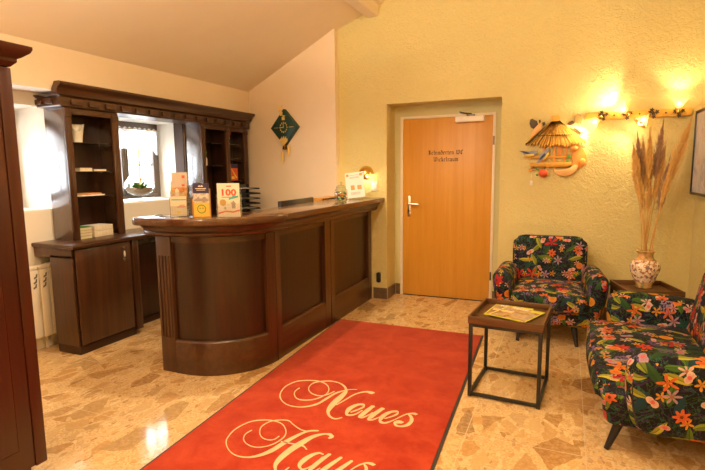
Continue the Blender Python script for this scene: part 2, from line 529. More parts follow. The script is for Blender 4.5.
# printed papers
def print_mat(name, top, mid, bot, s1, s2, sc=60):
    m = NT(name)
    v = m.coord('Generated')
    sp = m.n('ShaderNodeSeparateXYZ'); m.set(sp.inputs[0], v)
    ob = m.coord()
    n = m.noise(ob, sc, 3, .6)
    pic = m.ramp(n, [(.35, mid[0]), (.48, mid[1]), (.58, mid[2]), (.7, mid[3])])
    z = sp.outputs[2]
    c = m.mix(m.math('GREATER_THAN', z, s1), bot, pic)
    c = m.mix(m.math('GREATER_THAN', z, s2), c, top)
    return m.fin(c, .35)
M['bro_a'] = print_mat('brochure_evening_town', (.62, .52, .42), [(.20, .12, .07), (.45, .30, .18), (.62, .46, .30), (.7, .6, .48)], (.72, .50, .28), .12, .55)
M['bro_b'] = print_mat('brochure_town_square', (.60, .52, .46), [(.45, .10, .03), (.60, .32, .12), (.68, .46, .22), (.50, .42, .34)], (.62, .20, .05), .08, .78)
M['bro_c'] = print_mat('brochure_beige', (.78, .68, .52), [(.78, .66, .50), (.80, .68, .52), (.82, .70, .54), (.76, .62, .40)], (.74, .60, .40), .1, .7)
M['bro_y'] = print_mat('flyer_yellow_navy', (.035, .03, .10), [(.30, .28, .28), (.55, .52, .48), (.70, .68, .66), (.20, .18, .22)], (.78, .52, .09), .42, .70, 45)
M['bro_100'] = print_mat('booklet_cream', (.82, .76, .66), [(.80, .72, .60), (.82, .76, .66), (.80, .70, .55), (.70, .50, .30)], (.80, .70, .56), .2, .55)
M['p_red'] = simple('print_red', (.72, .10, .05), .4)
M['p_teal'] = simple('print_teal', (.10, .48, .48), .4)
M['p_green'] = simple('print_green', (.06, .30, .05), .4)
M['p_navy'] = simple('print_navy', (.03, .03, .09), .4)
M['p_dark'] = simple('print_dark_brown', (.045, .018, .008), .5)
M['p_white'] = simple('print_white', (.88, .84, .78), .5, var=.02)
M['p_orange'] = simple('print_orange', (.74, .30, .06), .4)
M['p_grey'] = simple('print_grey', (.36, .30, .26), .5)
def mag_mat():
    m = NT('magazine_cover')
    v = m.coord()
    n = m.noise(v, 14, 3, .6)
    c = m.ramp(n, [(.35, (.20, .11, .04)), (.46, (.42, .25, .10)), (.56, (.52, .37, .20)), (.64, (.36, .27, .26)), (.72, (.28, .26, .05))])
    return m.fin(c, .25)
M['mag'] = mag_mat()
M['lime'] = simple('lime_border', (.62, .60, .03), .3)
def art_mat():
    m = NT('painted_canvas')
    v = m.coord()
    n = m.noise(v, 5, 4, .6, 1.0); k = m.noise(v, 11, 3, .6, .5)
    c = m.ramp(n, [(.3, (.20, .24, .42)), (.45, (.46, .46, .62)), (.55, (.60, .56, .66)), (.62, (.52, .38, .40)), (.75, (.30, .34, .50))])
    c = m.mix(m.math('MULTIPLY', m.math('GREATER_THAN', k, .58), .5), c, (.55, .52, .30))
    return m.fin(c, .3)
M['art'] = art_mat()
def vase_mat():
    m = NT('painted_porcelain')
    v = m.coord()
    n = m.noise(v, 42, 2, .6); k = m.noise(v, 17, 2)
    c = m.ramp(n, [(.38, (.22, .15, .20)), (.45, (.58, .24, .07)), (.52, (.78, .68, .54)), (.62, (.80, .72, .58)), (.72, (.60, .34, .10))], 'LINEAR')
    sp = m.n('ShaderNodeSeparateXYZ'); m.set(sp.inputs[0], m.coord('Generated'))
    band = m.math('GREATER_THAN', m.math('ABSOLUTE', m.math('SUBTRACT', sp.outputs[2], .47)), .30)
    c2 = m.ramp(k, [(.42, (.20, .22, .06)), (.5, (.60, .28, .07)), (.6, (.66, .42, .16))])
    c = m.mix(m.math('MULTIPLY', band, .85), c, c2)
    return m.fin(c, .15)
M['vase'] = vase_mat()
def plume(name, a, b):
    m = NT(name)
    n = m.noise(m.coord(), 40, 2)
    return m.fin(m.mix(n, a, b), .8)
M['plume_a'] = plume('plume_golden', (.62, .37, .09), (.88, .62, .24))
M['plume_b'] = plume('plume_purple_brown', (.34, .19, .13), (.58, .38, .22))
M['stem'] = plume('dry_stem', (.48, .26, .06), (.66, .40, .12))
def lace_mat():
    m = NT('white_lace')
    v = m.coord()
    df = m.n('ShaderNodeBsdfDiffuse'); df.inputs[0].default_value = (.9, .9, .88, 1)
    tl = m.n('ShaderNodeBsdfTranslucent'); tl.inputs[0].default_value = (.92, .92, .9, 1)
    tr = m.n('ShaderNodeBsdfTransparent')
    a = m.n('ShaderNodeMixShader'); a.inputs[0].default_value = .5
    m.L.new(df.outputs[0], a.inputs[1]); m.L.new(tl.outputs[0], a.inputs[2])
    b = m.n('ShaderNodeMixShader')
    hole = m.math('MULTIPLY', m.math('GREATER_THAN', m.noise(v, 130, 1), .58), .45)
    m.set(b.inputs[0], hole)
    m.L.new(a.outputs[0], b.inputs[1]); m.L.new(tr.outputs[0], b.inputs[2])
    m.L.new(b.outputs[0], m.N['Material Output'].inputs['Surface'])
    return m.mat
M['lace'] = lace_mat()
def shade_mat():
    m = NT('amber_frosted_shade')
    tl = m.n('ShaderNodeBsdfTranslucent'); tl.inputs[0].default_value = (.80, .55, .25, 1)
    tr = m.n('ShaderNodeBsdfTransparent'); tr.inputs[0].default_value = (.95, .85, .65, 1)
    gl = m.n('ShaderNodeBsdfGlossy'); gl.inputs['Roughness'].default_value = .1
    a = m.n('ShaderNodeMixShader'); a.inputs[0].default_value = .35
    m.L.new(tl.outputs[0], a.inputs[1]); m.L.new(tr.outputs[0], a.inputs[2])
    b = m.n('ShaderNodeMixShader'); b.inputs[0].default_value = .12
    m.L.new(a.outputs[0], b.inputs[1]); m.L.new(gl.outputs[0], b.inputs[2])
    m.L.new(b.outputs[0], m.N['Material Output'].inputs['Surface'])
    return m.mat
M['shade'] = shade_mat()
M['soil'] = simple('terrarium_stones', (.36, .24, .15), .8, var=.6, scale=60)
# ------------------------------------------------------------------ the setting
XL, XR, XRec, XUp = -4.0, 1.03, -3.97, -3.72        # recess back, right wall, upper left wall
YB, YD, YF = 5.22, 5.504, -2.6
SILL, HEAD, SOFF = 1.14, 1.985, 2.09
W1, W2 = (1.93, 2.88), (3.52, 4.50)

b = MB().box(-4.6, 1.4, YF-.2, 6.1, -.12, 0)
struct('floor', b, M['floor'])

b = MB()
b.box(-4.45, XRec, YF, 6.0, 0, SILL, mi=1)
b.box(-4.45, XRec, YF, 6.0, HEAD, SOFF, mi=1)
ys = [YF, W1[0], W1[1], W2[0], W2[1], 6.0]
for i in (0, 2, 4):
    b.box(-4.45, XRec, ys[i], ys[i+1], SILL, HEAD, mi=1)
b.box(-4.45, XUp, YF, 6.0, SOFF+.004, 2.60, mi=0)
b.box(-4.45, XUp, YF, 6.0, SOFF, SOFF+.004, mi=1)
struct('wall_left', b, [M['cream'], M['white_plaster']], smooth=0)

def cy(x): return 5.14+.218*(-2.39-x)
b = MB().prism([(-2.39, 5.14), (-4.5, cy(-4.5)), (-4.5, 6.0), (-2.39, 6.0)], 0, 3.25)
struct('wall_back_left', b, M['cream'], smooth=0)

NX0, NX1, NZ = -1.8226, -.6263, 2.1447
b = MB()
b.box(-2.39, NX0, YB, YD+.15, 0, 3.9)
b.box(NX1, 1.4, YB, YD+.15, 0, 3.9)
b.box(NX0, NX1, YB, YD+.15, NZ, 3.9)
b.box(NX0, -1.7525, YD, YD+.15, 0, NZ, mi=1)
b.box(-.7128, NX1, YD, YD+.15, 0, NZ, mi=1)
b.box(-1.7525, -.7128, YD, YD+.15, 2.03, NZ, mi=1)
struct('wall_back', b, [M['green'], M['green_smooth']], smooth=0)

b = MB().box(XR, XR+.2, YF, YB+.2, 0, 3.9)
struct('wall_right', b, M['green'], smooth=0)
b = MB().box(-4.6, 1.4, YF-.2, YF, 0, 3.9)
struct('wall_front', b, M['cream'], smooth=0)

def cz(x): return 2.43+.406*(x+3.72)
b = MB().prism([(-4.6, cz(-4.6)), (-.5, cz(-.5)), (1.4, cz(-.5)), (1.4, 4.0), (-4.6, 4.0)], YF-.2, 6.1, 'y')
struct('ceiling', b, M['ceil'], smooth=0)
b = MB().prism([(-2.048, 3.30), (-2.048, 3.062), (-2.04, 3.055), (-1.925, 3.055), (-1.912, 3.068), (-1.912, 3.30)], YF, YB, 'y')
struct('trim_beam', b, M['ceil'], smooth=0)

# baseboard of brown stone with pale joints
b = MB()
b.box(-1.985, NX0+.008, YB-.012, YB, 0, .125, .002)
b.box(NX0, NX0+.012, YB-.012, YD, 0, .125, .002)
b.box(NX0+.012, -1.757, YD-.012, YD, 0, .125, .002)
b.box(-.708, NX1, YD-.012, YD, 0, .125, .002)
b.box(NX1-.012, NX1, YB-.012, YD-.012, 0, .125, .002)
b.box(NX1-.008, XR, YB-.012, YB, 0, .125, .002)
b.box(NX0+.006, NX0+.014, YB-.014, YB-.004, 0, .128, mi=1)
b.box(-1.985, -1.977, YB-.014, YB-.004, 0, .128, mi=1)
b.box(NX0+.009, NX0+.017, YD-.018, YD-.010, 0, .128, mi=1)
struct('baseboard_back', b, [M['bark'], M['joint']], smooth=0)

# door in the niche
d = empty('door_1', (0, 0, 0)); tag(d, kind='structure', label='oak veneer washroom door with black lettering in the pale green niche')
b = MB()
b.box(-1.7525, -1.722, YD-.012, YD+.10, 0, 2.03, .003)
b.box(-.743, -.7128, YD-.012, YD+.10, 0, 2.03, .003)
b.box(-1.722, -.743, YD-.012, YD+.10, 2.002, 2.03, .003)
b.build('door_frame', M['frame_white'], d, kind='structure')
b = MB().box(-1.720, -.745, YD-.004, YD+.036, .008, 2.000, .003)
b.build('door_leaf', M['oakz'], d, kind='structure')
b = MB()
zc = 1.03
b.prism([(x-1.651, z+zc) for x, z in rounded_rect(.042, .24, .020)], YD-.014, YD-.004, 'y', bev=.003)
b.build('handle_plate', M['chrome'], d, kind='structure')
b = MB().tube([(-1.651, YD-.012, 1.062), (-1.651, YD-.052, 1.062), (-1.642, YD-.060, 1.062), (-1.60, YD-.062, 1.061), (-1.525, YD-.058, 1.058)], [.010, .010, .011, .010, .009], 10)
b.build('door_handle', M['chrome'], d, kind='structure')
b = MB().lathe([(.009, 0), (.009, .003)], n=12, M=Matrix.Translation((-1.651, YD-.014, .985)) @ Matrix.Rotation(PI/2, 4, 'X'))
b.box(-1.654, -1.648, YD-.0172, YD-.014, .965, .985)
b.build('keyhole', M['black_plastic'], d, kind='structure')
for z in (1.74, .29):
    b = MB().lathe([(.009, -.045), (.009, .045)], c=(-.731, YD-.016, z), n=10)
    b.build('hinge', M['pewter'], d, kind='structure')
b = MB().box(-1.13, -.828, YD-.055, YD-.004, 1.940, 2.000, .006)
b.build('door_closer', M['white'], d, kind='structure')
b = MB().box(-1.01, -.93, YD-.05, YD-.02, 2.000, 2.018, .003)
b.tube([(-.96, YD-.035, 2.022), (-1.03, YD-.05, 2.03), (-1.09, YD-.03, 2.048)], .008, 6)
b.build('closer_arm', M['pewter'], d, kind='structure')
b = MB().box(-1.720, -.745, YD-.01, YD+.05, 0, .008)
b.build('threshold', M['black_metal'], d, kind='structure')

# blackletter sign written with a broad slanted pen
GL = {
 'a': ([[(0, .55), (.25, .68), (.42, .55), (.42, .08), (.5, 0), (.58, .06)], [(.42, .36), (.1, .30), (.02, .12), (.16, 0), (.42, .14)]], .62),
 'b': ([[(.02, .98), (.1, .90), (.1, .10), (.25, 0), (.45, .12), (.45, .55), (.3, .68), (.1, .55)]], .6),
 'd': ([[(.12, .98), (.30, .82), (.46, .62), (.46, .14), (.28, 0), (.06, .12), (.06, .52), (.22, .66), (.44, .52)]], .6),
 'e': ([[(.08, .34), (.44, .52), (.28, .68), (.07, .54), (.07, .12), (.24, 0), (.46, .14)]], .56),
 'h': ([[(.02, .98), (.1, .90), (.1, .06), (.16, 0)], [(.1, .52), (.30, .68), (.44, .55), (.44, .08), (.30, -.16)]], .6),
 'i': ([[(.02, .58), (.12, .66), (.12, .10), (.22, 0), (.28, .06)], [(.12, .86), (.16, .92)]], .36),
 'n': ([[(.0, .58), (.1, .66), (.1, .06), (.18, 0)], [(.1, .52), (.30, .68), (.42, .55), (.42, .08), (.5, 0), (.56, .06)]], .62),
 'm': ([[(.0, .58), (.1, .66), (.1, .06), (.18, 0)], [(.1, .52), (.28, .68), (.38, .55), (.38, .06), (.44, 0)], [(.38, .52), (.56, .68), (.66, .55), (.66, .08), (.74, 0), (.8, .06)]], .88),
 'r': ([[(.0, .58), (.1, .66), (.1, .08), (.2, 0)], [(.1, .50), (.28, .66), (.40, .56)]], .48),
 't': ([[(.12, .92), (.12, .10), (.24, 0), (.34, .08)], [(0, .62), (.3, .62)]], .40),
 'k': ([[(.02, .98), (.1, .90), (.1, .06), (.18, 0)], [(.1, .44), (.30, .66), (.40, .56), (.14, .36), (.36, .08), (.46, 0)]], .54),
 'l': ([[(.02, .98), (.12, .90), (.12, .10), (.22, 0), (.3, .06)]], .36),
 'c': ([[(.42, .56), (.26, .68), (.07, .54), (.07, .12), (.24, 0), (.44, .12)]], .52),
 'u': ([[(.0, .58), (.1, .66), (.1, .12), (.24, 0), (.42, .14)], [(.36, .60), (.44, .66), (.44, .08), (.52, 0), (.58, .06)]], .64),
 'B': ([[(.06, .90), (.2, 1), (.2, .10), (.1, 0)], [(.0, .70), (.2, .86), (.48, .98), (.62, .80), (.3, .54), (.62, .42), (.62, .12), (.36, 0), (.1, .06)], [(.34, .92), (.34, .1)]], .78),
 'W': ([[(.0, .90), (.10, .98), (.12, .20), (.28, 0), (.44, .18)], [(.36, .90), (.46, .98), (.46, .20), (.62, 0), (.82, .22), (.84, .80), (.70, .98)]], 1.0),
 'C': ([[(.62, .82), (.44, 1), (.12, .80), (.08, .24), (.34, 0), (.62, .18)], [(.34, .94), (.34, .10)]], .74),
 ' ': ([], .42)}
def blackletter(b, text, cx, z0, size, y, pen=.15, track=.06):
    tot = sum(GL[c][1]+track for c in text)*size*.92
    x = cx-tot/2
    dx, dz = pen*size*.5*math.cos(R(38)), pen*size*.5*math.sin(R(38))
    th = .035*size
    for ch in text:
        st, w = GL[ch]
        for s in st:
            P = [(x+p[0]*size*.92, z0+p[1]*size) for p in s]
            for i in range(len(P)-1):
                (ax, az), (bx, bz) = P[i], P[i+1]
                b.raw([(ax-dx, y, az-dz), (bx-dx, y, bz-dz), (bx+dx, y, bz+dz), (ax+dx, y, az+dz)], [[0, 1, 2, 3]])
                b.raw([(ax-dx, y, az-dz-th), (bx-dx, y, bz-dz-th), (bx-dx, y, bz-dz+th), (ax-dx, y, az-dz+th)], [[0, 1, 2, 3]])
        x += (w+track)*size*.92
b = MB()
blackletter(b, 'Behinderten WC', -1.238, 1.606, .046, YD-.0052)
blackletter(b, 'Wickelraum', -1.233, 1.532, .046, YD-.0052)
b.build('door_lettering', M['p_dark'], d, smooth=0, fix=False, kind='structure')

# windows
def window(name, y0, y1, lab):
    w = empty(name, (0, 0, 0)); tag(w, lab, kind='structure')
    xf0, xf1 = -4.40, -4.345
    z0, z1 = SILL+.02, HEAD
    ym = (y0+y1)/2
    b = MB()
    b.box(xf0, xf1, y0, y0+.05, z0, z1, .004); b.box(xf0, xf1, y1-.05, y1, z0, z1, .004)
    b.box(xf0, xf1, y0+.05, y1-.05, z1-.06, z1, .004); b.box(xf0, xf1, y0+.05, y1-.05, z0, z0+.045, .004)
    b.build('window_frame', M['win_brown'], w, kind='structure')
    for a, c in ((y0+.05, ym-.003), (ym+.003, y1-.05)):
        s = MB()
        zz0, zz1 = z0+.045, z1-.06
        s.box(xf0+.01, xf1+.008, a, a+.042, zz0, zz1, .004); s.box(xf0+.01, xf1+.008, c-.042, c, zz0, zz1, .004)
        s.box(xf0+.01, xf1+.008, a+.042, c-.042, zz0, zz0+.05, .004); s.box(xf0+.01, xf1+.008, a+.042, c-.042, zz1-.045, zz1, .004)
        so = s.build('sash', M['win_brown'], w, kind='structure')
        s = MB()
        mid = (a+c)/2
        s.box(xf0+.016, xf0+.036, mid-.008, mid+.008, zz0+.05, zz1-.045)
        s.box(xf0+.017, xf0+.035, a+.042, c-.042, (zz0+zz1)/2-.045, (zz0+zz1)/2-.029)
        s.build('glazing_bar', M['yellowwood'], so, kind='structure')
        s = MB().box(xf0+.022, xf0+.028, a+.04, c-.04, zz0+.045, zz1-.04)
        s.build('pane', M['pane'], so, kind='structure')
    b = MB().box(-4.345, -3.975, y0, y1, SILL-.012, SILL+.012, .004)
    b.build('window_sill', M['white'], w, kind='structure')
    return w
window('window_1', *W1, 'small brown window in the recess behind the tall cupboard')
window('window_2', *W2, 'small brown two-sash window between the two bookcases')

b = MB().box(-4.09, -3.965, W2[1]-.016, W2[1], SILL+.012, HEAD)
struct('trim_board', b, M['matt_wood'])

# half curtains
def curtain(y0, y1, ztop, zlow, label):
    x0 = -4.300
    b = MB(); n = 120; rows = 14
    vs = []; fs = []
    for i in range(n+1):
        t = i/n; y = y0+(y1-y0)*t
        fold = .010*math.sin(t*42)+.006*math.sin(t*97+1)
        edge = abs(t-.5)*2
        low = zlow-.07*max(0, (edge-.80)/.20)**.7-.012*abs(math.sin(t*PI*9))
        top = ztop+.008*math.sin(t*PI*26)
        for j in range(rows+1):
            s = j/rows
            vs.append((x0+fold*(.4+.6*s), y, top+(low-top)*s))
    for i in range(n):
        for j in range(rows):
            a = i*(rows+1)+j
            fs.append([a, a+1, a+rows+2, a+rows+1])
    b.raw(vs, fs)
    o = b.build('lace_curtain', M['lace'], smooth=180, fix=False)
    tag(o, label, 'curtain', 'lace half curtains')
    r = MB().tube([(x0, y0-.03, ztop-.012), (x0, y1+.03, ztop-.012)], .004, 8)
    r.build('curtain_rod', M['brass'], o)
curtain(W1[0]+.06, W1[1]-.06, HEAD-.075, 1.70, 'white lace half curtain on the window behind the tall cupboard')
curtain(W2[0]+.06, W2[1]-.05, HEAD-.065, 1.70, 'white lace half curtain on the window between the bookcases')
# ------------------------------------------------------------------ left side: cupboard, cabinets, bookcases
XB = XRec+.005
# tall cupboard at the left edge
t = empty('tall_cupboard', (-2.235, 0, 0), 0, 'tall reddish mahogany cupboard at the left edge of the photo', 'cupboard')
y1 = 1.485; y0 = .45
b = MB().box(-.60, -.028, y0, y1-.004, .075, 1.905, .003); b.build('body', M['mz'], t)
b = MB().box(-.026, 0, y1-.055, y1, .085, 1.90, .004); b.build('stile', M['mz'], t)
b = MB().box(-.026, 0, y0, y0+.055, .085, 1.90, .004); b.build('stile', M['mz'], t)
for a, c in ((y1-.52+.003, y1-.058), (y0+.058, y1-.52-.003)):
    dd = MB().box(-.024, -.003, a, c, .09, 1.86, .003)
    dd.box(-.003, .004, a+.07, c-.07, .2, 1.76, .006)
    do = dd.build('door', M['mz'], t)
b = MB().box(-.59, -.05, y0+.01, y1-.05, 0, .075); b.build('plinth', M['mz'], t)
prof = [(-.05, 1.905), (.0, 1.905), (.018, 1.925), (.018, 1.938), (.03, 1.944), (.055, 1.965), (.062, 1.98), (.062, 1.992), (.05, 1.996), (-.05, 1.996)]
b = MB().sweep([(0, y0-.01), (0, y1), (-.60, y1)][::-1], [(-o if False else o, z) for o, z in prof])
b.box(-.60, 0, y0, y1, 1.905, 1.992)
b.build('cornice', M['my'], t)

# base cabinet below the left bookcase
KF = -3.51
t = empty('base_cabinet', (KF, 2.68, 0), 0, 'dark walnut base cabinet with one door next to the white radiator', 'cabinet')
b = MB()
b.box(-.27, -.022, 0, .02, .07, .80, .002); b.box(-.452, -.022, 0, .02, .78, .855, .002)
b.box(-.27, -.022, .555, .575, .07, .855); b.box(-.27, -.25, .02, .555, .07, .855); b.box(-.25, -.022, .02, .555, .07, .09)
b.build('carcass', M['wz'], t)
b = MB().box(-.26, -.010, .004, .575, 0, .07, .003); b.build('plinth', M['py'], t)
b = MB().box(-.020, 0, .022, .552, .075, .848, .004); do = b.build('door', M['wz'], t)
b = MB()
for zz in (.70, .80): b.sphere((.006, .48, zz), .011, .5, 1, 1.3)
b.prism([(y+.48, z+.75) for y, z in rounded_rect(.018, .12, .008)], 0, .004, 'x')
ho = b.build('door_handle', M['pewter'], do)
MB().sphere((.012, .48, .75), .012, .55, .75, 2.3).build('handle_grip', M['ivory'], ho, label='ivory oval grip of the handle')
b = MB().box(-.24, 0, .578, .648, .04, .852, .003)
for q in (.60, .625): b.box(.0, .003, q-.006, q+.006, .12, .80, .002)
b.build('fluted_stile', M['wz'], t)

t = empty('corner_cabinet', (KF, 4.45, 0), 0, 'dark walnut base cabinet under the right bookcase behind the counter', 'cabinet')
b = MB().box(-.42, -.022, 0, .82, .07, .855, .002); b.build('carcass', M['wz'], t)
b = MB().box(-.40, -.03, .004, .816, 0, .07); b.build('plinth', M['py'], t)
for a in (.01, .415):
    do = MB().box(-.02, 0, a, a+.395, .075, .848, .004).build('door', M['wz'], t)
    MB().box(0, .012, a+(.35 if a < .2 else .03), a+(.362 if a < .2 else .042), .68, .80, .004).build('door_handle', M['pewter'], do)

t = empty('knee_panel', (-3.70, 3.345, 0), 0, 'dark walnut panel closing the space below the worktop', 'panel')
MB().box(-.02, 0, 0, 1.10, .0, .77, .003).build('board', M['pz'], t)
MB().box(0, .012, .0, 1.10, .0, .06, .003).build('plinth', M['py'], t)

# worktop
b = MB()
b.prism([(KF+.022, 2.665), (KF+.022, 5.32), (XB, cy(XB)-.01), (XB, 2.665)], .856, .892, 'z', bev=.010)
o = b.build('worktop', M['wy']); tag(o, 'long dark walnut worktop below the two bookcases and the window', 'worktop')

# bookcases
BF = -3.72
def bookcase(name, y0, y1, divs, label, shelves, zt=1.97):
    t = empty(name, (BF, y0, .893), 0, label, 'bookcase', 'dark walnut bookcases on the worktop')
    w = y1-y0; dp = BF-XB-.006; H = zt-.893
    MB().box(-dp, -.018, 0, .018, 0, H, .002).build('side_panel', M['side'], t)
    MB().box(-dp, -.018, w-.018, w, 0, H, .002).build('side_panel', M['side'], t)
    MB().box(-dp, -dp+.012, .018, w-.018, 0, H).build('back_panel', M['pz'], t)
    MB().box(-dp+.012, -.018, .018, w-.018, H-.03, H).build('top_panel', M['pz'], t)
    for (a, c) in divs:
        s = MB().box(-.018, 0, a, c, 0, H-.0, .003)
        m_ = (a+c)/2
        s.box(0, .004, m_-.008, m_+.008, .06, H-.14, .004)
        s.box(0, .010, a+.002, c-.002, H-.075, H-.028, .004)
        so = s.build('stile', M['wz'], t)
    for i in range(len(divs)-1):
        a, c = divs[i][1], divs[i+1][0]
        MB().box(-.016, -.002, a, c, H-.05, H, .003).build('top_rail', M['wy'], t)
        if i > 0 or True:
            if len(divs) > 2 and i < len(divs)-2:
                MB().box(-dp+.012, -.018, divs[i+1][0]+.008, divs[i+1][1]-.008, 0, H-.03).build('divider', M['pz'], t)
        for z in shelves[i]:
            s = MB().box(-dp+.014, -.022, a-.012, c+.012, z-.893-.006, z-.893, .001)
            so = s.build('glass_shelf', M['shelfglass'], t)
            for yy in (a-.012, c+.012):
                for xx in (-.06, -dp+.05): MB().sphere((xx, yy, z-.893-.012), .006, u=8, v=5).build('shelf_pin', M['chrome'], so)
        MB().lathe([(.022, 0), (.024, .008)], c=(-.10, a+.05, H-.041), n=14).build('cabinet_spot', M['spotglow'], t, label='small glowing spot lamp under the top')
    return t
bookcase('bookcase', 2.865, 3.39, [(0, .06), (.455, .525)], 'narrow dark walnut bookcase left of the window, standing by the radiator', [[1.70, 1.46, 1.25]])
bookcase('bookcase', 4.505, 5.38, [(0, .06), (.425, .50), (.785, .865)], 'wider two-bay dark walnut bookcase in the corner right of the window', [[1.77, 1.515], [1.77, 1.60, 1.335]])

# cornice with dentil blocks across both bookcases
c0, c1 = 2.84, 5.395
t = empty('crown_cornice', (BF, c0, 0), 0, 'dark walnut cornice with dentil blocks spanning both bookcases and the window', 'cornice')
L = c1-c0
path = [(-.26, 0), (0, 0), (0, L)]
low = [(-.01, 1.972), (.012, 1.972), (.018, 1.98), (.018, 2.05), (-.01, 2.05)]
def flip(pr): return [(-o, z) for o, z in pr]
b = MB().sweep(path, flip(low)); b.box(-.25, -.01, .01, L, 1.972, 2.045)
b.build('frieze', M['wy'], t)
b = MB()
b.sweep(path, flip([(.018, 2.046), (.03, 2.05), (.045, 2.06), (.045, 2.067), (-.01, 2.067), (-.01, 2.046)]))
b.build('bed_moulding', M['wy'], t)
b = MB()
cr = [(-.005, 2.067), (.045, 2.067), (.05, 2.085), (.058, 2.10), (.075, 2.115), (.092, 2.128), (.098, 2.135), (.098, 2.150), (.09, 2.154), (.03, 2.154), (-.005, 2.10)]
b.sweep([(.006, -.0), (.006, L)], flip(cr))
b.sweep([(.006, 0), (.006, .01)], flip(cr))
b.prism([(o+.006, z) for o, z in cr], -.07, 0, 'y')
b.build('crown', M['wy'], t)
y = .07
while y < L-.12:
    MB().box(.018, .042, y, y+.105, 1.990, 2.034, .003).build('dentil_block', M['wy'], t)
    y += .165
for x in (-.09, -.21):
    MB().box(x-.035, x+.035, -.042, -.018, 1.992, 2.032, .003).build('dentil_block', M['wx'], t)

# radiators
def radiator(x, y0, n, z0, z1, label):
    t = empty('radiator', (x, y0, z0), 0, label, 'radiator', 'cream ribbed radiators')
    h = z1-z0; p = .080
    for i in range(n):
        b = MB()
        b.box(-.075, 0, i*p+.003, i*p+p-.003, 0, h-.035, .010)
        b.box(-.075, -.004, i*p+.006, i*p+p-.006, h-.035, h, .012)
        for k in range(3):
            yy = i*p+.022+.005*k; zz = h-.185+k*.040
            b.raw([(.0015, yy, zz), (.0015, yy+.026, zz+.012), (.0015, yy+.032, zz+.040), (.0015, yy+.020, zz+.040), (.0015, yy+.016, zz+.022), (.0015, yy, zz+.014)], [[0, 1, 2, 3, 4, 5]], 1)
        b.build('section', [M['cream_enamel'], M['pewter']], t)
    b = MB()
    for yy in (.1, n*p-.1): b.box(-.075, -.06, yy-.01, yy+.01, -z0+.005, 0)
    b.build('foot', M['cream_enamel'], t)
    b = MB().tube([(-.035, n*p+.0, .03), (-.035, n*p+.018, .03), (-.035, n*p+.022, -z0+.01)], .009, 8)
    b.build('pipe', M['cream_enamel'], t)
    return t
radiator(-3.865, 2.00, 10, .125, .715, 'cream ribbed radiator beside the walnut base cabinet')
radiator(-3.86, 3.42, 12, .12, .815, 'cream ribbed radiator behind the walnut knee panel, only its top showing')
p = MB().lathe([(.018, 0), (.024, .02), (.024, .06), (.016, .075)], n=14, M=Matrix.Translation((-3.90, 2.815, .70)))
o = p.build('thermostat_knob', M['ivory']); 
o.parent = [x for x in bpy.data.objects if x.name.startswith('radiator') and x.type == 'EMPTY'][0]
o.location = Vector((3.865, -2.00, -.11))

# things on the bookcases
def top(b, name, mats, loc, label, cat, group=None, **k):
    return tag(b.build(name, mats, None, loc=loc, **k), label, cat, group)
# flared cream vase with a scooped rim
def scoop():
    b = MB(); n = 28; rows = 8; vs = []; fs = []
    for wall in (0, 1):
        for j in range(rows+1):
            s = j/rows if wall == 0 else 1-j/rows
            r = .036+.022*s**1.4-(.006 if wall else 0)
            for k in range(n):
                a = 2*PI*k/n
                h = .155-.062*math.exp(-((math.cos(a-R(-25))-1)/.25)**2)*1.0
                z = h*s if wall == 0 else max(.008, h*s)
                vs.append((r*math.cos(a)*.8, r*math.sin(a)*1.1, z))
    m = (rows+1)*2
    for j in range(m-1):
        for k in range(n):
            fs.append([j*n+k, j*n+(k+1) % n, (j+1)*n+(k+1) % n, (j+1)*n+k])
    fs.append(list(range(n))[::-1]); fs.append([(m-1)*n+k for k in range(n)])
    return b.raw(vs, fs)
top(scoop(), 'scooped_vase', M['ivory'], (-3.83, 3.055, 1.7005), 'flared cream vase with scooped rim on the upper glass shelf', 'vase', smooth=60)
def flat_item(w, d, h, mats, loc, rz, label, cat, name, group=None, pages=True):
    t = empty(name, loc, rz, label, cat, group)
    if h > .012:
        MB().box(-d/2, d/2-.002, -w/2+.002, w/2-.002, .002, h-.002).build('pages', M['paper_edge'], t)
        MB().box(-d/2-.001, d/2, -w/2, w/2, h-.002, h).build('cover', mats, t)
        MB().box(-d/2-.001, d/2, -w/2, w/2, 0, .002).build('cover', mats, t)
    else:
        MB().box(-d/2, d/2, -w/2, w/2, 0, h, .001).build('sheets', mats, t)
    return t
flat_item(.13, .15, .028, M['ivory'], (-3.83, 3.05, 1.4605), .1, 'thicker pale booklet at the left on the middle glass shelf', 'book', 'booklet', 'booklets on the glass shelves')
flat_item(.12, .15, .018, M['p_grey'], (-3.83, 3.20, 1.4605), -.05, 'thin grey-brown booklet at the right on the middle glass shelf', 'book', 'booklet', 'booklets on the glass shelves')
flat_item(.24, .17, .010, M['paper'], (-3.835, 3.10, 1.2505), .05, 'lowest pale magazine lying on the bottom glass shelf', 'magazine', 'magazine', 'booklets on the glass shelves')
flat_item(.18, .15, .012, M['p_orange'], (-3.835, 3.11, 1.261), .25, 'tan magazine lying on top of a pale one on the bottom glass shelf', 'magazine', 'magazine', 'booklets on the glass shelves')
zz = .8935
for i, (h, mt, lb) in enumerate(((.022, 'lime', 'lowest booklet with green spine in the bookcase pile'), (.026, 'p_dark', 'dark booklet second from below in the bookcase pile'), (.020, 'yellow', 'yellow booklet in the middle of the bookcase pile'), (.026, 'p_green', 'dark green booklet topmost of the bookcase pile'))):
    t = flat_item(.118, .165, h, M[mt], (-3.825+.003*(i % 2), 2.996, zz), .04*(i % 3-1), lb, 'book', 'booklet', 'pile of booklets on the worktop')
    zz += h+.0005
zz = .8935
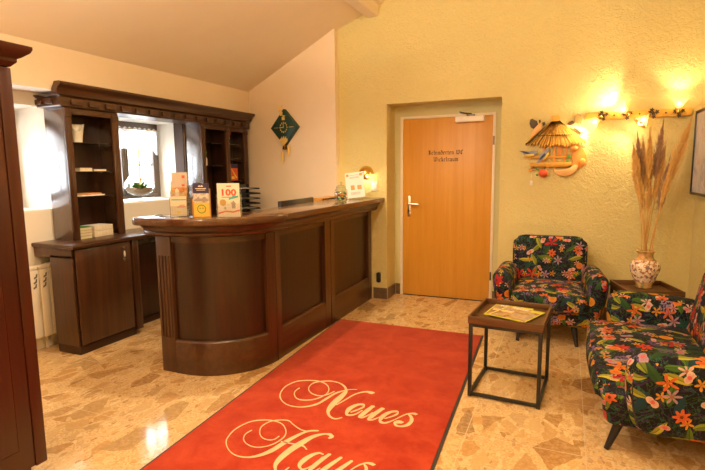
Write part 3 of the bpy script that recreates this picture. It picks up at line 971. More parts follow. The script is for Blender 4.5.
for i, (h, lb) in enumerate(((.05, 'lower thick stack of cream paper in the bookcase'), (.046, 'upper thick stack of cream paper in the bookcase'))):
    t = empty('paper_stack', (-3.82, 3.170, zz), .02*i, lb, 'paper', 'stacks of cream paper')
    MB().box(-.085, .085, -.096, .096, 0, h-.001, .002).build('sheets', M['paper_edge'], t)
    MB().box(-.086, .086, -.097, .097, h-.001, h).build('top_sheet', M['paper'], t)
    zz += h+.0005
# right bookcase
t = empty('small_bottle', (-3.80, 4.645, 1.5155), 0, 'small white bottle with dark top in the left bay of the right bookcase', 'bottle')
MB().lathe([(.020, 0), (.022, .01), (.022, .075), (.010, .095), (.010, .11)], n=16).build('bottle_body', M['ivory'], t)
b = MB()
for k in range(6):
    a = k*1.05; b.tube([(0, 0, .11), (.012*math.cos(a), .012*math.sin(a), .14), (.025*math.cos(a), .025*math.sin(a), .155)], [.004, .006, .002], 6)
b.build('sprig', M['leafgreen'], t)
t = empty('figurine', (-3.81, 5.09, 1.7705), 0, 'small colourful figurine on the top shelf of the right bay', 'figurine')
MB().lathe([(.022, 0), (.024, .01), (.012, .035), (.02, .06), (.026, .08), (.018, .10), (.008, .11)], n=16).build('skirt', M['ivory'], t)
b = MB().sphere((0, 0, .12), .015); b.tube([(0, -.02, .09), (.01, -.045, .12), (.0, -.05, .15)], .006, 6); b.build('torso', M['orange2'], t)
b = MB().sphere((0, .005, .136), .017, 1, 1, .7); b.tube([(0, .015, .09), (.0, .04, .115), (0, .05, .145)], [.006, .008, .01], 6); b.build('hat', M['red'], t)
t = empty('red_book', (-3.795, 5.16, 1.3355), R(-4), 'upright red book with dark blue top edge on the lower shelf of the right bay', 'book')
MB().box(-.012, .012, -.062, .062, 0, .20, .002).build('cover', M['red'], t)
MB().box(.012, .0128, -.060, .060, .15, .198).build('title_band', M['p_navy'], t)
b = MB()
b.raw([(.013, -.058, .14), (.013, .02, .03), (.013, .05, .03), (.013, -.05, .14)], [[0, 1, 2, 3]])
b.raw([(.013, -.055, .02), (.013, .0, .02), (.013, -.01, .05), (.013, -.055, .05)], [[0, 1, 2, 3]])
b.build('cover_picture', M['yellow'], t, fix=False)

# stack of black letter trays on the worktop
z = .893
for i in range(7):
    t = empty('letter_tray', (-3.50, 4.95+.004*(i % 3), z), R(3*(i % 2)-28), 'black letter tray, %s of the stack of seven on the worktop' % ('lowest', 'second from below', 'third from below', 'middle one', 'third from the top', 'second from the top', 'topmost')[i], 'letter tray', 'stacked black letter trays')
    b = MB().box(-.16, .16, -.12, .12, 0, .004)
    b.box(-.16, -.155, -.12, .12, .004, .05); b.box(-.16, .14, -.12, -.117, .004, .016); b.box(-.16, .14, .117, .12, .004, .016)
    b.box(-.16, -.12, -.12, -.117, .016, .0555); b.box(-.16, -.12, .117, .12, .016, .0555)
    b.tube([(.16, -.11, .008), (.165, 0, .006), (.16, .11, .008)], .006, 8)
    b.build('tray', M['black_plastic'], t)
    if i % 2 == 0:
        MB().box(-.14, .14, -.10, .10, .0045, .010).build('sheets', M['paper'], t)
    z += .0575

# bowl-shaped terrarium on the window sill
t = empty('glass_terrarium', (-4.13, 3.98, SILL+.0125), 0, 'footed round glass bowl with plants and stones on the window sill', 'terrarium')
MB().lathe([(.055, 0), (.055, .004), (.02, .012), (.012, .03), (.02, .045), (.07, .058), (.125, .09), (.148, .14), (.142, .185), (.11, .235), (.088, .262), (.092, .275)], n=40, caps=False).build('bowl', M['bowlglass'], t, smooth=80)
b = MB()
b.lathe([(.0, .062), (.068, .064), (.118, .092), (.138, .120), (.0, .128)], n=24)
for k in range(60):
    a = random.random()*6.28; r = .115*math.sqrt(random.random()); s = random.uniform(.010, .020)
    b.sphere((r*math.cos(a), r*math.sin(a), .126), s, 1, 1.2, .7, u=7, v=5)
b.build('stones', M['soil'], t)
b = MB()
for k in range(130):
    a = random.random()*6.28; r0 = random.random()*.045; l = random.uniform(.05, .10)
    c = Vector((r0*math.cos(a)+.02, r0*math.sin(a)-.02, .125)); d_ = Vector((math.cos(a)*.8, math.sin(a)*.8, random.uniform(.3, 1.2))).normalized()
    s = d_.cross(Vector((0, 0, 1))).normalized()*.010
    b.raw([c-s*.4, c+d_*l*.5-s, c+d_*l, c+d_*l*.5+s], [[0, 1, 2, 3]])
b.build('green_plant', M['leafgreen'], t, smooth=0, fix=False)
b = MB()
for k in range(14):
    a = random.random()*6.28; c = Vector((-.02+.02*math.cos(a), .02+.03*math.sin(a), .125)); e = c+Vector((random.uniform(-.03, .03), random.uniform(-.05, .05), random.uniform(.03, .10)))
    b.tube([c, (c+e)/2+Vector((.008, 0, 0)), e], [.003, .002, .001], 5); b.sphere(e, .013, u=6, v=4)
b.build('dried_twigs', M['tan'], t)
# ------------------------------------------------------------------ reception counter
t = empty('reception_counter', (-2.0, 3.9, 0), 0, 'curved dark walnut reception counter with panelled front and overhanging top', 'counter')
ox, oy = -2.0, 3.9
def loc(pts): return [(x-ox, y-oy) for x, y in pts]
yE = 5.20
CX, CY, RR = -2.49, 3.19, .49
path = loc([(-2.0, yE), (-2.0, CY)] + arc(CX, CY, RR, 0, -90, 22)[1:])
end = loc([(-2.555, 2.70)])
fl = path+end
def ring(b, pth, prof, mi=0): return b.sweep(pth, [(o, z) for o, z in prof], mi)
# carcass behind the panels
ring(MB(), fl, [(-.045, .0), (-.025, .0), (-.025, 1.0), (-.045, 1.0)]).build('front_panel', M['pz'], t)
# thin joints of the board panelling
b = MB()
def at(path, s):
    d = 0
    for i in range(len(path)-1):
        a = Vector(path[i]); c = Vector(path[i+1]); l = (c-a).length
        if d+l >= s: return a+(c-a)*((s-d)/l), (c-a)/l
        d += l
    return Vector(path[-1]), (c-a)/l
s = .10
tot = sum((Vector(fl[i+1])-Vector(fl[i])).length for i in range(len(fl)-1))
while s < tot-.04:
    p, dr = at(fl, s); n = Vector((-dr.y, dr.x))
    q = p-n*.0245
    b.raw([(q.x-dr.x*.0015, q.y-dr.y*.0015, .25), (q.x+dr.x*.0015, q.y+dr.y*.0015, .25), (q.x+dr.x*.0015, q.y+dr.y*.0015, 1.0), (q.x-dr.x*.0015, q.y-dr.y*.0015, 1.0)], [[0, 1, 2, 3]])
    s += .105
b.build('panel_joints', M['black_leg'], t, fix=False, smooth=0)
# plinth board with a rounded upper edge, one per bay
def sub(path, s0, s1):
    out = [tuple(at(path, s0)[0])]
    d = 0
    for i in range(len(path)-1):
        d += (Vector(path[i+1])-Vector(path[i])).length
        if s0 < d < s1: out.append(path[i+1])
    out.append(tuple(at(path, s1)[0]))
    return out
prof = [(-.026, 0), (.004, 0), (.004, .232), (.0, .243), (-.008, .25), (-.026, .25)]
# s along the front from the wall: pilasters
def S(y): return yE-y
pil = [(S(5.19), S(5.10)), (S(4.225), S(4.02)), (S(3.25), S(3.08))]
sc = (yE-CY)
bays = [(pil[0][1], pil[1][0]), (pil[1][1], pil[2][0]), (pil[2][1], tot-.002)]
for a, c in bays:
    ring(MB(), sub(fl, a, c), prof).build('plinth_board', M['wy'], t)
for a, c in pil:
    b = MB()
    m_ = (a+c)/2
    ring(b, sub(fl, a, c), [(-.03, 0), (.006, 0), (.006, 1.0), (-.03, 1.0)])
    if c-a > .1:
        ring(b, sub(fl, m_-.022, m_-.012), [(.0, 0), (.010, 0), (.010, 1.0), (.0, 1.0)])
    b.build('pilaster', M['wz'], t)
# upper rail
ring(MB(), fl, [(-.026, .955), (-.004, .955), (-.004, 1.01), (-.026, 1.01)]).build('upper_rail', M['wy'], t)
# fluted end column
b = MB()
cx0, cx1, cyf = -2.680-ox, -2.548-ox, 2.695-oy
b.box(cx0, cx1, cyf, cyf+.10, 0, 1.01, .004)
for k in range(4):
    xx = cx0+.022+k*.0293
    b.box(xx-.0085, xx+.0085, cyf-.008, cyf+.002, .26, .86, .005)
b.build('fluted_column', M['wz'], t)
MB().box(cx0+.01, cx0+.03, cyf+.09, cyf+.42, 0, 1.0).build('end_panel', M['wz'], t)
# mouldings below the top
mp = loc([(-2.0, yE), (-2.0, CY)] + arc(CX, CY, RR, 0, -90, 22)[1:] + [(-2.66, 2.70)] + arc(-2.66, 2.74, .04, 270, 180, 5)[1:] + [(-2.70, 2.95)])
ring(MB(), mp, [(-.02, 1.005), (.055, 1.005), (.072, 1.015), (.078, 1.03), (.072, 1.043), (-.02, 1.043)]).build('lower_moulding', M['wy'], t)
ring(MB(), mp, [(-.02, 1.043), (.078, 1.043), (.082, 1.058), (.098, 1.072), (.112, 1.085), (.112, 1.095), (-.02, 1.095)]).build('upper_moulding', M['wy'], t)
# top slab
outer = loc([(-1.842, yE+.012), (-1.842, 3.14)] + arc(-2.497, 3.14, .655, 0, -90, 30)[1:] + [(-2.635, 2.487)] + arc(-2.635, 2.567, .08, 270, 180, 8)[1:] + [(-2.715, 2.80)])
inner = loc([(-2.55, 2.80)] + arc(-2.55, 3.12, .32, -90, 0, 14) + [(-2.26, 3.8), (-2.33, yE+.012)])
b = MB()
b.prism(outer+inner, 1.094, 1.143, 'z', bev=.011)
b.build('top_slab', M['top'], t)
# staff side
MB().box(-2.62-ox, -2.05-ox, 3.30-oy, 5.12-oy, .72, .745, .003).build('desk_board', M['wy'], t)
MB().box(-2.62-ox, -2.05-ox, 3.30-oy, 3.32-oy, .0, .72).build('desk_support', M['wz'], t)
MB().box(-2.62-ox, -2.05-ox, 5.10-oy, 5.12-oy, .0, .72).build('desk_support', M['wz'], t)

# monitor on the staff desk, its top edge seen over the counter
t = empty('monitor', (-2.43, 4.30, .746), R(4), 'black computer monitor whose top edge shows behind the counter', 'monitor')
MB().box(-.018, .018, -.37, .37, .09, .425, .006).build('screen_housing', M['black_plastic'], t)
MB().box(.0, .07, -.05, .05, .02, .22, .006).build('stand', M['black_plastic'], t)
MB().box(-.10, .10, -.13, .13, 0, .015, .004).build('foot', M['black_plastic'], t)
t = empty('wooden_letter_box', (-2.42, 4.93, .746), R(2), 'light wooden letter box with white papers behind the counter top', 'letter box')
MB().box(-.06, .06, -.24, -.23, 0, .40).box(-.06, .06, .23, .24, 0, .40).box(-.06, .06, -.23, .23, .40, .412, .002).box(-.06, .06, -.23, .23, 0, .01).box(-.06, -.05, -.23, .23, .01, .40).build('box', M['yellowwood'], t)
MB().box(-.045, .05, -.21, -.02, .0105, .38).build('papers', M['paper'], t)
MB().box(-.045, .05, .02, .21, .0105, .385).build('papers', M['paper'], t)

# brochure stands on the counter top
ZT = 1.1435
def leaf(name, w, h, mat, loc_, tilt, rz, label, th=.004, group='brochures on the counter', deco=None, cat='brochure'):
    o = empty(name, loc_, rz, label, cat, group)
    T = Matrix.Rotation(-tilt, 4, 'X')
    MB().box(-w/2, w/2, -th/2, th/2, 0, h, M=T).build('cover', M[mat], o)
    if deco:
        for nm, mt, fn in deco:
            b = MB(); fn(b, T, -th/2-.0006); b.build(nm, M[mt], o, fix=False, smooth=0)
    return o
def rect(x0, x1, z0, z1):
    return lambda b, T, y: b.raw([(x0, y, z0), (x1, y, z0), (x1, y, z1), (x0, y, z1)], [[0, 1, 2, 3]], 0, T)
def poly(pts):
    return lambda b, T, y: b.raw([(x, y, z) for x, z in pts], [list(range(len(pts)))], 0, T)
def ringd(cx, cz_, r, w, n=20):
    def f(b, T, y):
        vs = []; fs = []
        for k in range(n):
            a = 2*PI*k/n
            vs += [(cx+r*math.cos(a), y, cz_+r*math.sin(a)), (cx+(r-w)*math.cos(a), y, cz_+(r-w)*math.sin(a))]
        for k in range(n):
            q = (k+1) % n
            fs.append([2*k, 2*q, 2*q+1, 2*k+1])
        b.raw(vs, fs, 0, T)
    return f
def txt(s, size, x, z, bold=0, sx=1.0):
    def f(b, T, y):
        vs, fs = text_mesh(s, size, bold, sx)
        b.raw([(x+v[0], y-.0004, z+v[1]) for v in vs], fs, 0, T)
    return f
def many(*fs):
    def f(b, T, y):
        for g in fs: g(b, T, y)
    return f
def face(x, y): return math.atan2(x, -(y)) * 0
# 1: tiered stand with three leaflets
def dirz(x, y): return math.atan2(-(0-x), (0-y)) + PI   # turn the front towards the room
a1 = R(33)
t = empty('leaflet_stand', (-2.445, 2.70, ZT), a1, 'tall clear three-tier leaflet stand at the curved end of the counter', 'leaflet stand', 'leaflet stands on the counter')
b = MB()
for k, (yy, z0) in enumerate(((-.055, .0), (-.005, .045), (.045, .09))):
    b.box(-.056, .056, yy-.0015, yy+.0005, z0+.004, z0+.075); b.box(-.056, .056, yy+.018, yy+.020, z0+.004, z0+.17)
    b.box(-.057, -.055, yy, yy+.02, 0, z0+.13); b.box(.055, .057, yy, yy+.02, 0, z0+.13)
    b.box(-.056, .056, yy, yy+.02, z0+.002, z0+.004)
b.box(-.057, .057, -.06, .068, 0, .002)
b.build('stand', M['clearplastic'], t, fix=False)
Rm = Matrix.Rotation(a1, 4, 'Z')
def on(x, y, z, rz, base): 
    v = Matrix.Rotation(rz, 4, 'Z') @ Vector((x, y, z)); return (base[0]+v.x, base[1]+v.y, base[2]+v.z)
B0 = (-2.445, 2.70, ZT)
leaf('brochure', .105, .205, 'bro_a', on(0, .055, .0945, a1, B0), R(-3), a1, 'evening town brochure, rearmost and highest in the tall stand', deco=[('mark', 'p_red', rect(.015, .035, .165, .185)), ('roofline', 'p_dark', poly([(-.045, .115), (-.04, .128), (-.03, .118), (-.022, .135), (-.015, .12), (0, .118), (.012, .136), (.02, .12), (.045, .118), (.045, .11), (-.045, .11)]))])
leaf('brochure', .105, .19, 'bro_b', on(0, .005, .0495, a1, B0), R(-3), a1, 'orange town square brochure in the middle tier of the tall stand', deco=[('mark', 'p_red', rect(.02, .04, .155, .17)), ('picture_house', 'ivory', poly([(-.025, .09), (.0, .09), (.0, .13), (-.012, .145), (-.025, .13)]))])
leaf('brochure', .105, .135, 'bro_c', on(0, -.045, .0045, a1, B0), R(-3), a1, 'cream brochure with red line in the lowest tier of the tall stand', deco=[('mark', 'p_red', many(rect(-.01, .045, .06, .066), rect(.005, .04, .072, .077))), ('badge', 'yellow', rect(-.01, .012, .02, .034)), ('stripe', 'p_teal', rect(-.045, .05, .108, .116))])
# 2: yellow flyer in a wooden box
a2 = R(28)
B0 = (-2.262, 2.705, ZT)
t = empty('leaflet_box', B0, a2, 'small wooden leaflet box in the middle of the three stands', 'leaflet stand', 'leaflet stands on the counter')
b = MB().box(-.058, .058, .012, .016, 0, .19); b.box(-.058, -.054, -.014, .012, 0, .12); b.box(.054, .058, -.014, .012, 0, .12); b.box(-.058, .058, -.014, .016, -.0, .003)
b.build('box', M['yellowwood'], t, fix=False)
leaf('brochure', .104, .222, 'bro_y', on(0, .003, .0035, a2, B0), R(-2), a2, 'yellow leaflet with navy top and green ring in the wooden box', th=.010,
     deco=[('ring_mark', 'p_green', many(ringd(0, .05, .030, .006), ringd(-.009, .055, .005, .005, 8), ringd(.009, .055, .005, .005, 8))), ('title', 'p_white', txt('Haus Info', .020, 0, .185, .0004)), ('crest', 'p_white', poly([(-.018, .203), (-.009, .212), (0, .206), (.009, .213), (.018, .203)]))][:1] + [('title_line', 'p_white', many(rect(-.035, .035, .186, .190), rect(-.028, .030, .176, .179), poly([(-.018, .200), (-.009, .210), (0, .203), (.009, .211), (.018, .200)]))), ('picture_roof', 'p_grey', poly([(-.045, .102), (-.045, .115), (-.02, .128), (.0, .118), (.02, .13), (.045, .115), (.045, .102)]))])
# 3: booklet "100" in a clear stand
a3 = R(22)
B0 = (-2.075, 2.755, ZT)
t = empty('leaflet_stand', B0, a3, 'wide clear leaflet stand holding the booklet with the red 100', 'leaflet stand', 'leaflet stands on the counter')
b = MB().box(-.080, .080, -.016, -.014, .0, .09); b.box(-.080, .080, .016, .018, 0, .20); b.box(-.081, -.079, -.016, .018, 0, .15); b.box(.079, .081, -.016, .018, 0, .15); b.box(-.08, .08, -.016, .018, 0, .002)
b.build('stand', M['clearplastic'], t, fix=False)
leaf('booklet', .148, .222, 'bro_100', on(0, .0, .0025, a3, B0), R(-2), a3, 'cream booklet with a large red 100 in the wide clear stand', th=.010,
     deco=[('number', 'p_red', many(txt('100', .058, 0, .160, .0022, 1.25), rect(-.045, .03, .128, .133), rect(-.012, .022, .200, .207))),
           ('badge', 'p_teal', many(poly([(.0, .112), (.066, .128), (.068, .142), (.004, .128)]), poly([(.025, .128), (.05, .135), (.05, .15), (.025, .142)]))),
           ('round_picture', 'tan', ringd(-.038, .095, .022, .022)),
           ('tower_picture', 'p_grey', many(rect(.020, .045, .055, .085), poly([(.012, .085), (.052, .085), (.032, .108)]), rect(-.03, -.02, .05, .065))),
           ('red_sweep', 'p_red', poly([(-.072, .028), (-.02, .042), (.03, .036), (.072, .048), (.072, .038), (.03, .026), (-.02, .032), (-.072, .016)]))])
# candy jar
t = empty('candy_jar', (-2.045, 4.50, ZT), 0, 'round lidded glass jar of coloured sweets on the counter', 'jar')
MB().lathe([(.045, 0), (.058, .006), (.064, .03), (.066, .08), (.060, .11), (.048, .128), (.046, .135)], n=28, caps=False).lathe([(.0, .003), (.045, .003)], n=28, caps=False).build('jar_glass', M['bowlglass'], t, smooth=80)
MB().lathe([(.048, .135), (.050, .142), (.03, .156), (.008, .162), (.010, .171), (.016, .181), (.010, .190), (.0, .192)], n=24).build('lid', M['bowlglass'], t, smooth=80)
cm = [simple('sweet_'+n_, c_, .25) for n_, c_ in (('red', (.6, .05, .03)), ('yellow', (.8, .55, .05)), ('green', (.12, .35, .05)), ('blue', (.05, .12, .4)), ('white', (.8, .75, .65)), ('orange', (.8, .3, .03)))]
b = MB()
for k in range(110):
    a = random.random()*6.28; r = .047*math.sqrt(random.random())
    b.sphere((r*math.cos(a), r*math.sin(a), random.uniform(.015, .095)), random.uniform(.008, .012), 1.2, 1, .8, mi=k % 6, u=7, v=5)
o = b.build('sweets', cm, None, loc=(-2.045, 4.50, ZT)); tag(o, 'heap of small coloured sweets inside the glass jar', 'sweets', kind='stuff')
# leaning notice card
t = empty('notice_card', (-2.035, 4.86, ZT), R(12), 'pale tilted notice card with two small pictures beside the sweets jar', 'card')
T = Matrix.Rotation(R(-12), 4, 'X') @ Matrix.Rotation(R(-7), 4, 'Y')
MB().box(-.098, .098, -.002, .002, .016, .285, M=T).build('card', M['paper'], t)
b = MB()
for (x0, x1, z0, z1) in ((-.045, -.005, .10, .15), (.025, .07, .10, .145), (-.085, -.06, .245, .272), (.055, .085, .245, .272)):
    rect(x0, x1, z0, z1)(b, T, -.0026)
b.build('pictures', M['p_orange'], t, fix=False, smooth=0)
b = MB()
for z in (.255, .235, .225, .07, .06, .05): rect(-.05, .05, z, z+.004)(b, T, -.0026)
b.build('text_lines', M['p_grey'], t, fix=False, smooth=0)
MB().box(-.07, .07, -.035, .05, 0, .014, .004).build('foot', M['clearplastic'], t)

# brass wall lamp behind the counter
t = empty('brass_wall_lamp', (-2.06, YB, 1.40), 0, 'brass dome wall lamp glowing above the far end of the counter', 'lamp')
b = MB(); vs = []; fs = []; n = 20; m_ = 8
for j in range(m_+1):
    ph = PI/2*j/m_
    for k in range(n+1):
        a = PI+PI*k/n
        vs.append((.088*math.cos(a)*math.cos(ph), .10*math.sin(a)*math.cos(ph), .092*math.sin(ph)))
for j in range(m_):
    for k in range(n): fs.append([j*(n+1)+k, j*(n+1)+k+1, (j+1)*(n+1)+k+1, (j+1)*(n+1)+k])
b.raw(vs, fs); b.build('dome_shade', M['brass'], t, fix=False, smooth=80)
MB().box(-.03, .03, -.012, 0, -.06, .07, .004).build('wall_plate', M['brass'], t)
MB().sphere((0, -.045, .046), .022, 1, 1, 1.2).build('bulb', M['lamp_glow'], t)
o = empty('light_switch', (-1.965, YB, 1.27), 0, 'square cream light switch on the stucco wall under the brass lamp', 'switch')
MB().box(-.04, .04, -.010, 0, -.055, .055, .004).build('switch_frame', M['ivory'], o)
MB().box(-.026, .026, -.014, -.010, -.032, .032, .003).build('rocker', M['paper'], o)
o = empty('wall_socket', (-1.915, YB, .245), 0, 'black socket box on the wall above the baseboard', 'socket')
MB().prism(rounded_rect(.048, .115, .018), -.028, 0, 'y', bev=.004).build('housing', M['black_plastic'], o)
MB().box(-.012, .012, -.033, -.028, -.03, .0, .003).build('flap', M['black_metal'], o)
# ------------------------------------------------------------------ carpet, seats, tables
t = empty('red_carpet', (0, 0, 0), 0, 'red carpet runner with cream script lettering and dark rubber edge', 'carpet')
cor = [(-1.988, 4.315), (-.618, 4.318), (-.50, 1.20), (-1.845, 1.20)]
def inset(c, d):
    cx = sum(p[0] for p in c)/4; cyy = sum(p[1] for p in c)/4
    return [(x+(d if x < cx else -d), y+(d if y < cyy else -d)) for x, y in c]
MB().prism(cor, .0005, .006, 'z').build('rubber_edge', M['rubber'], t)
MB().prism(inset(cor, .016), .006, .012, 'z', bev=.003).build('pile', M['rug'], t)
LETTERS = [[(-1591,2779,-1581,2769),(-1593,2729,-1584,2724),(-1567,2672,-1563,2678),(-1516,2627,-1520,2639),(-1460,2630,-1466,2642),(-1409,2667,-1416,2679),(-1380,2732,-1388,2742),(-1380,2802,-1388,2805),(-1418,2876,-1420,2867),(-1479,2921,-1475,2907),(-1544,2929,-1537,2914),(-1610,2907,-1602,2893),(-1664,2863,-1655,2850),(-1689,2770,-1679,2761),(-1665,2660,-1657,2658),(-1607,2578,-1606,2587),(-1533,2533,-1537,2544),(-1457,2533,-1463,2544),(-1403,2562,-1412,2576),(-1361,2617,-1375,2635),(-1341,2697,-1357,2717),(-1323,2783,-1336,2800),(-1291,2844,-1299,2857),(-1256,2879,-1261,2889),(-1222,2894,-1226,2902)],[(-1353,2819,-1345,2807),(-1371,2771,-1363,2759),(-1402,2733,-1396,2720),(-1453,2734,-1449,2721),(-1499,2762,-1500,2753),(-1529,2812,-1537,2816),(-1531,2875,-1540,2887),(-1495,2918,-1503,2932),(-1434,2947,-1441,2962),(-1368,2939,-1372,2955),(-1311,2892,-1309,2914),(-1291,2850,-1265,2842),(-1293,2787,-1255,2752),(-1300,2708,-1258,2670),(-1297,2629,-1258,2603),(-1278,2557,-1255,2558),(-1240,2503,-1236,2521),(-1205,2483,-1209,2500),(-1177,2486,-1183,2498),(-1157,2512,-1162,2520)],[(-1251,2647,-1257,2655),(-1228,2727,-1237,2738),(-1206,2811,-1215,2823),(-1177,2859,-1185,2874),(-1147,2880,-1155,2900),(-1126,2873,-1135,2905),(-1107,2872,-1119,2907),(-1101,2883,-1108,2903)],[(-1130,2594,-1138,2606),(-1100,2644,-1109,2657),(-1083,2684,-1096,2697),(-1099,2724,-1095,2703),(-1133,2719,-1122,2696),(-1164,2680,-1141,2650),(-1176,2620,-1146,2598),(-1153,2556,-1144,2575),(-1122,2551,-1130,2570),(-1096,2579,-1104,2592),(-1078,2636,-1085,2645)],[(-1051,2724,-1030,2700),(-1065,2667,-1039,2638),(-1075,2605,-1049,2578),(-1074,2559,-1061,2564),(-1045,2552,-1053,2567),(-1024,2591,-1031,2600),(-1010,2635,-1016,2643)],[(-986,2719,-966,2694),(-1005,2659,-980,2629),(-1017,2600,-992,2573),(-1011,2547,-1004,2566),(-980,2551,-987,2566),(-958,2591,-964,2600),(-941,2629,-946,2637)],[(-917,2597,-923,2608),(-886,2636,-893,2649),(-866,2677,-877,2689),(-879,2717,-876,2697),(-913,2708,-903,2686),(-943,2667,-923,2639),(-957,2607,-930,2586),(-937,2546,-932,2569),(-902,2542,-909,2561),(-875,2577,-882,2590),(-855,2620,-860,2629),(-834,2664,-840,2674),(-811,2698,-816,2711),(-784,2709,-790,2729),(-770,2705,-775,2733),(-763,2714,-766,2727)],[(-812,2695,-810,2708),(-792,2667,-784,2689),(-784,2643,-762,2644),(-782,2612,-762,2589),(-793,2576,-782,2554),(-818,2555,-813,2538),(-843,2563,-842,2543),(-845,2564,-861,2578),(-833,2574,-846,2607),(-814,2581,-823,2610),(-810,2593,-815,2605)],[(-1571,2198,-1563,2192),(-1577,2151,-1569,2146),(-1554,2100,-1550,2103),(-1505,2063,-1507,2071),(-1441,2055,-1446,2064),(-1392,2089,-1398,2096),(-1364,2142,-1371,2149),(-1358,2208,-1366,2212),(-1384,2267,-1388,2263),(-1441,2323,-1440,2314),(-1505,2340,-1500,2329),(-1566,2328,-1559,2318),(-1631,2280,-1624,2271),(-1661,2184,-1653,2177),(-1650,2097,-1642,2093),(-1620,2035,-1616,2038),(-1556,1978,-1556,1984),(-1492,1952,-1496,1961),(-1427,1959,-1435,1970),(-1379,1992,-1395,2009),(-1339,2052,-1364,2076),(-1319,2133,-1345,2157),(-1298,2214,-1318,2234),(-1273,2284,-1285,2299),(-1249,2310,-1257,2324),(-1217,2325,-1223,2336)],[(-1394,2201,-1387,2195),(-1400,2168,-1393,2161),(-1424,2151,-1419,2142),(-1466,2156,-1464,2148),(-1506,2192,-1511,2189),(-1533,2252,-1541,2257),(-1519,2317,-1526,2325),(-1475,2352,-1481,2362),(-1426,2363,-1430,2373),(-1384,2337,-1385,2346),(-1319,2303,-1321,2313),(-1279,2298,-1282,2307)],[(-1118,2281,-1133,2295),(-1110,2307,-1135,2307),(-1139,2332,-1133,2306),(-1161,2326,-1154,2310),(-1184,2315,-1175,2300),(-1227,2277,-1206,2251),(-1262,2197,-1228,2164),(-1284,2113,-1248,2084),(-1290,2022,-1257,2003),(-1274,1957,-1253,1957),(-1237,1914,-1234,1927),(-1200,1907,-1208,1917),(-1190,1964,-1197,1969)],[(-1346,2153,-1351,2163),(-1294,2154,-1300,2165),(-1246,2158,-1251,2170),(-1216,2155,-1219,2168),(-1190,2137,-1189,2146)],[(-1093,2139,-1090,2127),(-1118,2142,-1110,2129),(-1148,2115,-1129,2095),(-1170,2057,-1142,2035),(-1165,2004,-1143,2003),(-1133,1972,-1134,1988),(-1111,1981,-1118,1990),(-1089,2030,-1096,2035),(-1079,2105,-1085,2110)],[(-1067,2150,-1052,2135),(-1089,2081,-1066,2062),(-1100,2010,-1077,1994),(-1089,1969,-1084,1983),(-1062,1976,-1069,1985),(-1048,2015,-1053,2021)],[(-1000,2145,-986,2131),(-1029,2064,-1007,2044),(-1042,2009,-1019,1993),(-1031,1968,-1026,1982),(-1005,1975,-1012,1984),(-986,2022,-991,2027)],[(-939,2137,-925,2124),(-966,2064,-945,2044),(-979,2013,-957,1996),(-970,1974,-965,1987),(-944,1980,-950,1988),(-926,2021,-931,2027)],[(-911,2022,-916,2026),(-900,2065,-906,2071),(-881,2109,-888,2118),(-856,2137,-862,2149),(-832,2137,-838,2158),(-819,2134,-824,2157),(-813,2143,-816,2152)],[(-868,2130,-865,2137),(-850,2103,-838,2113),(-844,2079,-824,2071),(-849,2053,-835,2035),(-865,2031,-859,2016),(-885,2031,-892,2019),(-871,2035,-885,2052)]]
b = MB()
for sidx, s_ in enumerate(LETTERS):
    Lp = catmull([(r[0]/1000, r[1]/1000, 0) for r in s_], 6); Rp = catmull([(r[2]/1000, r[3]/1000, 0) for r in s_], 6)
    z = .0127+.00008*(sidx % 3)
    vs = []
    for l, r in zip(Lp, Rp): vs += [(l.x, l.y, z), (r.x, r.y, z)]
    b.raw(vs, [[2*i, 2*i+1, 2*i+3, 2*i+2] for i in range(len(Lp)-1)])
    for q in (0, -1):
        c = (Lp[q]+Rp[q])/2; rr = max((Lp[q]-Rp[q]).length/2, .001)
        b.raw([(c.x+rr*math.cos(k*.785), c.y+rr*math.sin(k*.785), z+.00002) for k in range(8)], [list(range(8))])
b.build('script_lettering', M['rug_letter'], t, fix=False, smooth=0, label='cream script lettering on the carpet')

